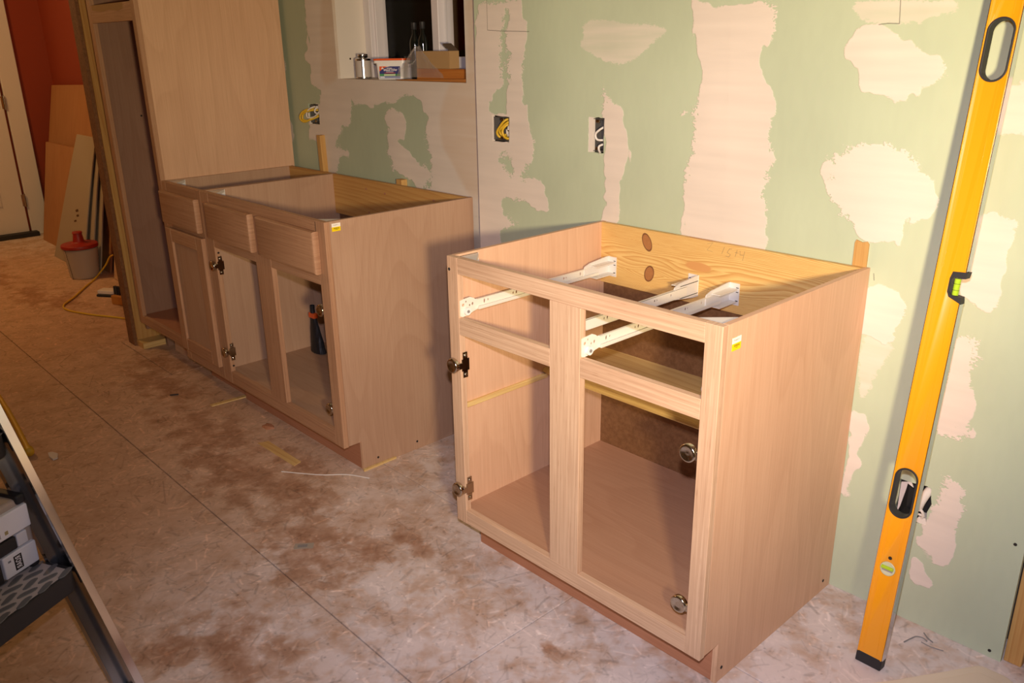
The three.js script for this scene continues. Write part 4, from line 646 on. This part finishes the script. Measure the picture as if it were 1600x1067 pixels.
function bottle(label, x, z, y, r, hgt, mat, capMat, wid) { const t = thing('bottle', label, 'bottle', [x, y, z]); t.isLocal = true;
  part('bottle_body', lathe([[0, 0], [r * 0.95, 0], [r, 0.003], [r, hgt * 0.62], [r * 0.9, hgt * 0.70], [r * 0.42, hgt * 0.80], [r * 0.40, hgt * 0.93], [0, hgt * 0.93]], [0, 0, 0], 28), mat, t);
  part('cap', lathe([[0, hgt * 0.88], [r * 0.52, hgt * 0.88], [r * 0.52, hgt], [r * 0.44, hgt * 1.0], [0, hgt]], [0, 0, 0], 24), capMat, t); if (wid) part('paper_label', lathe([[r + 0.0004, hgt * 0.18], [r + 0.0008, hgt * 0.19], [r + 0.0008, hgt * 0.45], [r + 0.0004, hgt * 0.46]], [0, 0, 0], 28), M.greyBoard, t); return t; }
// beyond the panes, on the outer ledge
single('window_ledge', box(-2.289, -1.478, 1.235, 1.262, -0.42, -0.262, 0, 0.002), M.gap, 'dark outer ledge seen through the window glass', 'ledge');
bottle('dark glass bottle behind the plastic bag, left of a matching one', -1.920, -0.152, SY, 0.0195, 0.205, M.blackGloss, M.black);
bottle('dark glass bottle behind the plastic bag, right of a matching one', -1.868, -0.152, SY, 0.0195, 0.207, M.blackGloss, M.black);
bottle('dim bottle with a pale band behind the right window pane', -1.735, -0.31, 1.300, 0.020, 0.15, M.blackGloss, M.black, true);

// ---------- small tool inside the open double cabinet ----------
{ const t = thing('hand_brush', 'small black brush with an amber ferrule standing in the open double cabinet', 'brush', [-2.222, 0.1515, 0.222]); t.isLocal = true;
  const g = new THREE.CylinderGeometry(0.020, 0.048, 0.15, 14, 6).toNonIndexed(), p = g.attributes.position; for (let i = 0; i < p.count; i++) { p.setZ(i, p.getZ(i) * 0.5); p.setX(i, p.getX(i) + (fbm(p.getY(i) * 60, p.getX(i) * 80, 91, 2) - 0.5) * 0.012 - p.getY(i) * 0.12); } g.computeVertexNormals(); g.translate(0, 0.077, 0); part('bristles', g, M.black, t);
  part('ferrule', box(-0.030, 0.012, 0.150, 0.172, -0.011, 0.011, 0, 0.003), M.orange, t, 'amber ferrule'); part('handle', tube([[-0.010, 0.17, 0], [-0.011, 0.185, 0], [-0.009, 0.205, 0.0]], 0.010, 12, 10), M.black, t);
}

// ---------- things in the dim room beyond ----------
function leanBoard(name, label, category, pts, zb, zt, yt, th, m, grain = 1, group) {   // outline in x-y, laid back from zb at the floor to zt at height yt
  const g = extrude(pts, th, [], 0.001), p = g.attributes.position; for (let i = 0; i < p.count; i++) p.setZ(i, p.getZ(i) - th + zb + (zt - zb) * p.getY(i) / yt); g.computeVertexNormals(); return single(name, boxUV(g, grain), m, label, category, group); }
leanBoard('plywood_sheet', 'taller orange plywood sheet leaning on the red wall, behind the lower sheet', 'plywood', [[-6.50, 0], [-4.88, 0], [-4.88, 1.175], [-6.50, 1.135]], 0.150, -0.125, 1.17, 0.012, M.plySheet);
leanBoard('plywood_sheet', 'lower plywood sheet leaning in front of the taller sheet, by the door', 'plywood', [[-6.36, 0], [-4.90, 0], [-4.90, 0.74], [-6.33, 0.735]], 0.190, 0.045, 0.74, 0.012, M.plySheet);
function flexSheet(label, x0b, x1b, x0t, x1t, yt, zb, zt, bow, m) {
  const n = 18, s = []; for (let i = 0; i <= n; i++) { const k = i / n; s.push([x1b + (x1t - x1b) * k + bow * Math.sin(k * Math.PI * 0.9 + 0.2), yt * k]); } const l = []; for (let i = n; i >= 0; i--) { const k = i / n; l.push([x0b + (x0t - x0b) * k + bow * 0.4 * Math.sin(k * Math.PI), yt * k + 0.0]); }
  return leanBoard('laminate_sheet', label, 'sheet', [...s, ...l], zb, zt, yt, 0.006, m); }
flexSheet('widest grey bowed sheet leaning on the plywood, foremost of three', -5.70, -5.06, -5.37, -5.00, 0.855, 0.300, 0.10, -0.03, M.greyBoard);
flexSheet('grey bowed sheet leaning second behind the widest grey sheet', -5.62, -4.99, -5.33, -4.955, 0.845, 0.270, 0.085, -0.02, M.greyBoard);
flexSheet('grey bowed sheet leaning third, hindmost of the three grey sheets', -5.55, -4.93, -5.29, -4.92, 0.83, 0.240, 0.070, -0.01, M.greyBoard);
{ const o = scene.getObjectByName('laminate_sheet'); o.partCount = {}; o.isLocal = true; const z = (y) => 0.300 - 0.2 * y / 0.855 + 0.002;   // scrawled marks
  const mk = []; for (const [x, y, w, h] of [[-5.27, 0.37, 0.055, 0.016], [-5.25, 0.34, 0.05, 0.014], [-5.29, 0.30, 0.05, 0.012], [-5.31, 0.22, 0.03, 0.012]]) { const g = new THREE.BoxGeometry(w, h, 0.001).toNonIndexed(); g.rotateZ(0.25); g.translate(x - o.position.x, y - o.position.y, z(y) - o.position.z + 0.001); mk.push(g); }
  const m = shade(new THREE.Mesh(merge(mk), std({ color: lin(0.10, 0.045, 0.02), roughness: 0.8 }))); m.name = 'scrawled_mark'; o.add(m); }
leanBoard('wood_plank', 'dark orange plank leaning upright behind the paint can', 'plank', [[-4.86, 0], [-4.55, 0], [-4.55, 0.9], [-4.86, 0.9]], 0.12, 0.02, 0.9, 0.018, std({ map: T.pine, roughness: 0.7, color: lin(0.55, 0.25, 0.08) }));
{ const t = thing('cabinet_door', 'pale wooden cabinet door leaning at floor level beside the end post', 'door', [-4.55, 0, 0.21]); t.isLocal = true; t.rotation.x = -0.16;
  const W = 0.17, h = 0.56, s = 0.045; part('panel', box(-W + s, W - s, s, h - s, 0.002, 0.010, 1, 0.001), M.oak, t);
  for (const [a, b] of [[-W, -W + s], [W - s, W]]) part('door_stile', box(a, b, 0, h, 0, 0.018, 1, 0.003), M.oak, t); for (const [a, b] of [[0, s], [h - s, h]]) part('door_rail', box(-W + s, W - s, a, b, 0, 0.0176, 0, 0.003), M.oak, t); }
{ const t = thing('paint_can', 'pale ribbed can with a red lid and spout on the floor', 'can', [-4.93, 0, 0.335]); t.isLocal = true;
  const pr = [[0, 0], [0.080, 0], [0.083, 0.003]]; for (let i = 0; i <= 14; i++) { const y = 0.008 + i * 0.0125; pr.push([0.084 + y * 0.085 + (i % 2 ? 0.003 : 0), y]); } pr.push([0.102, 0.196], [0, 0.196]);
  part('can_body', lathe(pr, [0, 0, 0], 36), M.paintCan, t); part('lid', lathe([[0, 0.196], [0.108, 0.196], [0.110, 0.200], [0.110, 0.214], [0.105, 0.220], [0.045, 0.224], [0.034, 0.236], [0.026, 0.282], [0.030, 0.286], [0.028, 0.296], [0, 0.296]], [0, 0, 0], 36), M.red, t, 'red lid with spout');
  part('seam', box(-0.002, 0.002, 0, 0.196, 0, 0.001, 1, 0).rotateX(0.085).translate(0.03, 0, 0.081), M.hole, t); }
single('extension_cord', tube([[-3.55, 0.006, 0.42], [-3.80, 0.006, 0.490], [-4.02, 0.006, 0.600], [-4.21, 0.006, 0.663], [-4.31, 0.006, 0.650], [-4.45, 0.006, 0.550], [-4.65, 0.006, 0.42], [-4.78, 0.006, 0.33], [-4.84, 0.03, 0.27], [-4.80, 0.085, 0.236], [-4.74, 0.14, 0.225], [-4.66, 0.17, 0.222]], 0.0055, 90, 8), M.wireYellow, 'yellow extension cord looping over the floor past the end post', 'cord');
{ const t = thing('sanding_pad', 'pale sanding pad with a dark underside on the floor by the end post', 'sanding pad', [-4.34, 0, 0.375]); t.isLocal = true; t.rotation.y = 0.6;
  part('grit', box(-0.075, 0.075, 0, 0.014, -0.035, 0.035, 0, 0.004), M.black, t, 'dark grit face'); part('pad', box(-0.070, 0.070, 0.0142, 0.040, -0.032, 0.032, 0, 0.008), M.gyp, t); }
{ const t = thing('scrub_brush', 'orange-backed scrub brush with black bristles by the end post', 'brush', [-4.06, 0, 0.385]); t.isLocal = true; t.rotation.y = 0.35;
  part('brush_block', box(-0.10, 0.10, 0.0, 0.055, -0.045, 0.02, 0, 0.006), std({ color: lin(0.50, 0.20, 0.03), roughness: 0.6 }), t, 'orange block'); const br = []; for (let i = 0; i < 10; i++) br.push(cyl(0.010, 0.012, 0.05, 'y', [-0.09 + i * 0.02, 0.078, -0.012], 8)); part('bristles', merge(br), M.black, t, 'black bristles'); }

// ---------- the step ladder at the lower left ----------
{ const t = thing('step_ladder', 'aluminium step ladder with black treaded steps, cut off at the lower left', 'ladder', [-0.8685, 0, 1.504], undefined, -1.0648); t.isLocal = true;
  const lean = Math.atan2(0.335, 0.942), HL = 1.85, W = 0.44;
  const chan = (x, s) => { const g = [box(x, x + s * 0.0022, 0, HL, -0.0365, 0.0365, 1, 0), box(x, x + s * 0.020, 0, HL, -0.0385, -0.0362, 1, 0.0006), box(x, x + s * 0.020, 0, HL, 0.0362, 0.0385, 1, 0.0006), box(x + s * 0.0176, x + s * 0.020, 0, HL, -0.0362, -0.031, 1, 0.0006), box(x + s * 0.0176, x + s * 0.020, 0, HL, 0.027, 0.0362, 1, 0.0006)]; const m = merge(g); m.rotateX(lean); return m; };
  part('side_rail', chan(0, 1), M.alu, t); part('side_rail', chan(W, -1), M.alu, t);
  for (const x of [0.012, W - 0.012]) part('foot', box(x - 0.016, x + 0.016, 0, 0.03, -0.045, 0.045, 1, 0.004).rotateX(lean * 0.2), M.black, t, 'black rubber foot');
  for (const y of [0.35, 0.65, 0.95, 1.25, 1.55]) {
    const zc = (y) * Math.tan(lean), s = new THREE.Shape(), x0 = 0.020, x1 = W - 0.020, zf = zc - 0.046, zb = zc + 0.105, r = 0.030;
    s.moveTo(x0 + r, zf); s.lineTo(x1 - r, zf); s.quadraticCurveTo(x1, zf, x1, zf + r); s.lineTo(x1, zb); s.lineTo(x0, zb); s.lineTo(x0, zf + r); s.quadraticCurveTo(x0, zf, x0 + r, zf);
    const g = extrude(s, 0.040, [], 0.003); g.rotateX(Math.PI / 2); g.translate(0, y - 0.003, 0); const st = part('step', planarUV(g), M.black, t, 'black moulded step');
    // raised tread lozenges
    const tr = []; let row = 0; for (let z = zf + 0.010; z < zb - 0.006; z += 0.0195, row++) for (let x = x0 + 0.022 + (row % 2) * 0.026; x < x1 - 0.02; x += 0.052) { const b = new THREE.CylinderGeometry(0.86, 1, 1, 12); b.scale(0.0225, 0.0014, 0.0078); const q = b.attributes.position; for (let i = 0; i < q.count; i++) q.setZ(i, q.getZ(i) + Math.sin(q.getX(i) * 90) * 0.0035 * (row % 2 ? 1 : -1)); b.computeVertexNormals(); b.translate(x, y + 0.0010, z); tr.push(b.toNonIndexed()); }
    part('tread', merge(tr), M.treadTop ?? (M.treadTop = std({ color: lin(0.15, 0.15, 0.155), roughness: 0.6 })), st, 'worn grey tread pattern');
    part('dust', planarUV(extrude([[x0 + 0.012, zf + 0.006], [x1 - 0.012, zf + 0.006], [x1 - 0.006, zb - 0.004], [x0 + 0.006, zb - 0.004]], 0.0004).rotateX(Math.PI / 2).translate(0, y + 0.0005, 0)), M.dust ?? (M.dust = std({ color: lin(0.50, 0.44, 0.42), roughness: 0.95 })), st, 'dusty grooves');
  }
}
T.tool1 = canvasTex(256, 256, (g, w, h) => { g.fillStyle = '#e9edf6'; g.fillRect(0, 0, w, h); g.save(); g.translate(150, 128); g.rotate(Math.PI / 2); g.fillStyle = '#16161a'; g.fillRect(-84, -30, 168, 60); g.fillStyle = '#f2f2f6'; g.font = 'bold 54px sans-serif'; g.textAlign = 'center'; g.fillText('ROAR', 0, 20); g.restore(); g.fillStyle = '#777c88'; g.fillRect(200, 60, 22, 22); });
T.tool2 = canvasTex(256, 256, (g, w, h) => { g.fillStyle = '#eceff8'; g.fillRect(0, 0, w, h); g.save(); g.translate(196, 180); g.rotate(Math.PI / 2); g.fillStyle = '#3a3f4c'; g.font = 'bold 30px sans-serif'; g.textAlign = 'center'; g.fillText('A.M.I', 0, 10); g.restore(); g.fillStyle = '#a89a6a'; g.fillRect(140, 170, 20, 40); });
{ const t = thing('tool_charger', 'white and black tool case with rubber corners standing on the ladder step', 'tool case', [-0.9965, 0.3522, 1.690], undefined, -1.10); t.isLocal = true; t.rotation.x = 0; 
  const wm = std({ color: lin(0.74, 0.76, 0.82), roughness: 0.4 }), bm = std({ color: lin(0.46, 0.38, 0.32), roughness: 0.6 });
  part('case_body', box(-0.075, 0.075, 0.004, 0.165, -0.03, 0.036, 1, 0.008), bm, t, 'beige case body');
  const f = (x0, x1, y0, y1, m, tex) => { const g = new RoundedBoxGeometry(x1 - x0, y1 - y0, 0.012, 1, 0.003).toNonIndexed(); const p = g.attributes.position, uv = new Float32Array(p.count * 2); for (let i = 0; i < p.count; i++) { uv[i * 2] = 1 - (p.getX(i) + (x1 - x0) / 2) / (x1 - x0); uv[i * 2] = (p.getX(i) + (x1 - x0) / 2) / (x1 - x0); uv[i * 2 + 1] = (p.getY(i) + (y1 - y0) / 2) / (y1 - y0); } g.setAttribute('uv', new THREE.BufferAttribute(uv, 2)); for (const k of Object.keys(g.attributes)) if (!['position', 'normal', 'uv'].includes(k)) g.deleteAttribute(k); g.translate((x0 + x1) / 2, (y0 + y1) / 2, -0.034); return g; };
  part('label_plate', f(-0.068, 0.012, 0.012, 0.062), std({ map: T.tool1, roughness: 0.4 }), t, 'white plate with a black lettered label');
  part('label_plate', f(-0.068, 0.030, 0.098, 0.150), std({ map: T.tool2, roughness: 0.4 }), t, 'white plate with small lettering');
  part('latch', box(-0.028, 0.06, 0.066, 0.094, -0.040, -0.029, 1, 0.003), M.black, t, 'black latch'); part('latch_plate', box(-0.055, -0.030, 0.066, 0.094, -0.038, -0.029, 1, 0.002), wm, t);
  part('grip', box(0.016, 0.070, 0.010, 0.062, -0.040, -0.029, 1, 0.004), M.black, t);
  for (const [x, y] of [[-0.072, 0.0], [0.052, 0.0], [-0.072, 0.150], [0.052, 0.150]]) part('corner_bumper', box(x, x + 0.022, y, y + 0.022, -0.036, 0.040, 1, 0.006), M.black, t, 'black rubber corner'); }
{ const t = thing('yellow_stick', 'yellow stick with a knobbed end on the floor beyond the ladder rail', 'stick', [-2.7, 0, 1.32]);
  part('shaft', tube([[-3.30, 0.011, 1.262], [-2.86, 0.011, 1.288], [-2.400, 0.011, 1.330]], 0.010, 12, 10), M.wireYellow, t); part('knob', lathe([[0, 0], [0.014, 0.002], [0.017, 0.012], [0.012, 0.018], [0.017, 0.026], [0.015, 0.038], [0, 0.040]], [0, 0, 0], 16).rotateZ(-Math.PI / 2).rotateY(-0.09).translate(-2.408, 0.0175, 1.331), M.wireYellow, t); }

// ---------- cream panel at the lower right ----------
{ const s = new THREE.Shape(); const P = [[0.06, 0.600], [0.279, 0.288], [0.360, 0.159], [0.398, 0.096]]; s.moveTo(...P[0]); for (const p of P.slice(1)) s.lineTo(...p); s.quadraticCurveTo(0.404, 0.087, 0.416, 0.086); s.lineTo(0.452, 0.084); s.quadraticCurveTo(0.470, 0.084, 0.490, 0.104); s.lineTo(0.95, 0.60); s.lineTo(0.55, 1.10); s.closePath();
  const t = thing('cream_panel', 'cream round-cornered panel lying on the floor at the lower right edge', 'panel', [0.5, 0, 0.5]);
  const mk = (d, y, bev) => { const g = extrude(s, d, [], bev); g.rotateX(Math.PI / 2); g.translate(0, y, 0); return planarUV(toCreasedNormals(g, 0.6)); };
  const cm = std({ color: lin(0.84, 0.73, 0.57), roughness: 0.5 }); part('panel_body', mk(0.022, 0.028, 0.006), cm, t);
  const c = [0.47, 0.45], s2 = new THREE.Shape(s.getPoints(6).map((p) => new THREE.Vector2(p.x + (c[0] - p.x) * 0.085, p.y + (c[1] - p.y) * 0.085))); const g2 = extrude(s2, 0.004, [], 0.003); g2.rotateX(Math.PI / 2); g2.translate(0, 0.0335, 0); part('raised_field', planarUV(toCreasedNormals(g2, 0.6)), cm, t); }
// studs of the rough opening
single('wall_stud', box(0.426, 0.464, 0.0, 2.05, -0.102, -0.013, 1, 0.002), M.fir, 'bare wood stud at the cut edge of the green drywall, lower right corner', 'stud');
single('wall_stud', box(0.310, 0.348, 0.0, 2.05, -0.62, -0.53, 1, 0.002), M.fir, 'bare wood stud standing further back through the opening', 'stud');
single('dark_bag', (() => { const g = new THREE.SphereGeometry(0.08, 20, 14).toNonIndexed(), p = g.attributes.position; for (let i = 0; i < p.count; i++) { const x = p.getX(i), y = p.getY(i), z = p.getZ(i), k = 1 + (fbm(x * 20 + 4, z * 20 + y * 17, 61, 3) - 0.5) * 0.5; p.setXYZ(i, x * k * 1.2, Math.max(-0.03, y * k * 0.5), z * k); } g.computeVertexNormals(); g.translate(0.49, 0.03, -0.20); return g; })(), M.black, 'black crumpled bag on the floor behind the stud, right edge', 'bag');

// ---------- litter on the subfloor ----------
const flat = (pts, h, y = 0.0002) => { const g = extrude(pts.map(([a, b]) => [a, -b]), h); g.rotateX(-Math.PI / 2); g.translate(0, y, 0); return boxUV(g, 0); };
single('floor_shim', flat([[-1.882, 0.695], [-1.868, 0.659], [-1.637, 0.657], [-1.627, 0.690]], 0.003), M.pine, 'yellowish wood shim lying flat on the floor before the double cabinet', 'shim');
single('floor_shim', flat([[-2.348, 0.668], [-2.328, 0.668], [-2.318, 0.50], [-2.338, 0.50]], 0.004), M.pine, 'wood shim slipped under the toe board between the two left cabinets', 'shim');
{ const t = thing('floor_sticker', 'small scuffed barcode sticker stuck to the brown stained floor', 'sticker', [-1.16, 0, 0.921], undefined, 0.9); t.isLocal = true; part('paper', box(-0.028, 0.028, 0.0004, 0.0012, -0.014, 0.014, 0, 0), M.greyBoard, t); part('barcode', box(-0.018, 0.010, 0.0012, 0.0016, -0.007, 0.007, 0, 0), M.wireGrey, t); }
single('floor_shim', flat([[-1.440, 0.535], [-1.417, 0.538], [-1.419, 0.40], [-1.4275, 0.40]].map(([a, b]) => [Math.max(a, -1.4272), b]), 0.007), M.pine, 'wood shim wedged under the bare side of the double cabinet, at its floor corner', 'shim');
single('plaster_chip', flat([[-2.345, 1.268], [-2.318, 1.258], [-2.285, 1.268], [-2.28, 1.285], [-2.315, 1.288], [-2.35, 1.282]], 0.006), M.gyp, 'pale plaster chip alone on the brown floor at left', 'chip');
single('glue_crumb', (() => { const g = new THREE.SphereGeometry(0.018, 12, 8).toNonIndexed(), p = g.attributes.position; for (let i = 0; i < p.count; i++) { const k = 0.6 + fbm(p.getX(i) * 90 + 3, p.getZ(i) * 90, 33, 3); p.setXYZ(i, p.getX(i) * k * 1.6, Math.max(0, p.getY(i)) * k * 0.5, p.getZ(i) * k); } g.computeVertexNormals(); g.translate(-1.987, 0, 0.60); return g; })(), M.toe, 'dark crumb on the floor before the double cabinet', 'crumb');
single('nail', tube([[-2.566, 0.004, 0.745], [-2.557, 0.004, 0.731], [-2.548, 0.004, 0.716]], 0.003, 6, 6), M.black, 'dark nail lying on the floor before the narrow cabinet', 'nail');
single('wire_offcut', tube([[-1.62, 0.002, 0.742], [-1.50, 0.002, 0.655], [-1.44, 0.002, 0.592], [-1.365, 0.002, 0.552]], 0.0018, 24, 6), M.wireWhite, 'white wire offcut on the floor at the double cabinet corner', 'wire');
single('wire_offcut', tube([[0.239, 0.002, 0.092], [0.246, 0.004, 0.072], [0.253, 0.005, 0.055], [0.266, 0.003, 0.046], [0.277, 0.002, 0.050]], 0.0016, 24, 6), M.wireGrey, 'curled grey wire offcut nearest the foot of the level', 'wire');
single('wire_offcut', tube([[0.259, 0.002, 0.024], [0.272, 0.002, 0.036], [0.288, 0.002, 0.044]], 0.0016, 12, 6), M.wireGrey, 'short grey wire offcut beside the wall base, right of the level', 'wire');
single('wire_offcut', tube([[0.268, 0.002, 0.062], [0.290, 0.002, 0.064], [0.318, 0.002, 0.057]], 0.0012, 12, 6), M.wireGrey, 'thin dark wire offcut between the other offcuts and the cream panel', 'wire');
for (const [x, y] of [[0.404, 0.311], [0.398, 0.018]]) { part('drywall_screw', cyl(0.0038, 0.0038, 0.0012, 'z', [x, y, 0.0004], 14), M.hole, scene.getObjectByName('wall_back')); }

for (const o of scene.children) { delete o.userDataBase; delete o.partCount; delete o.isLocal; }
renderer.render(scene, camera);
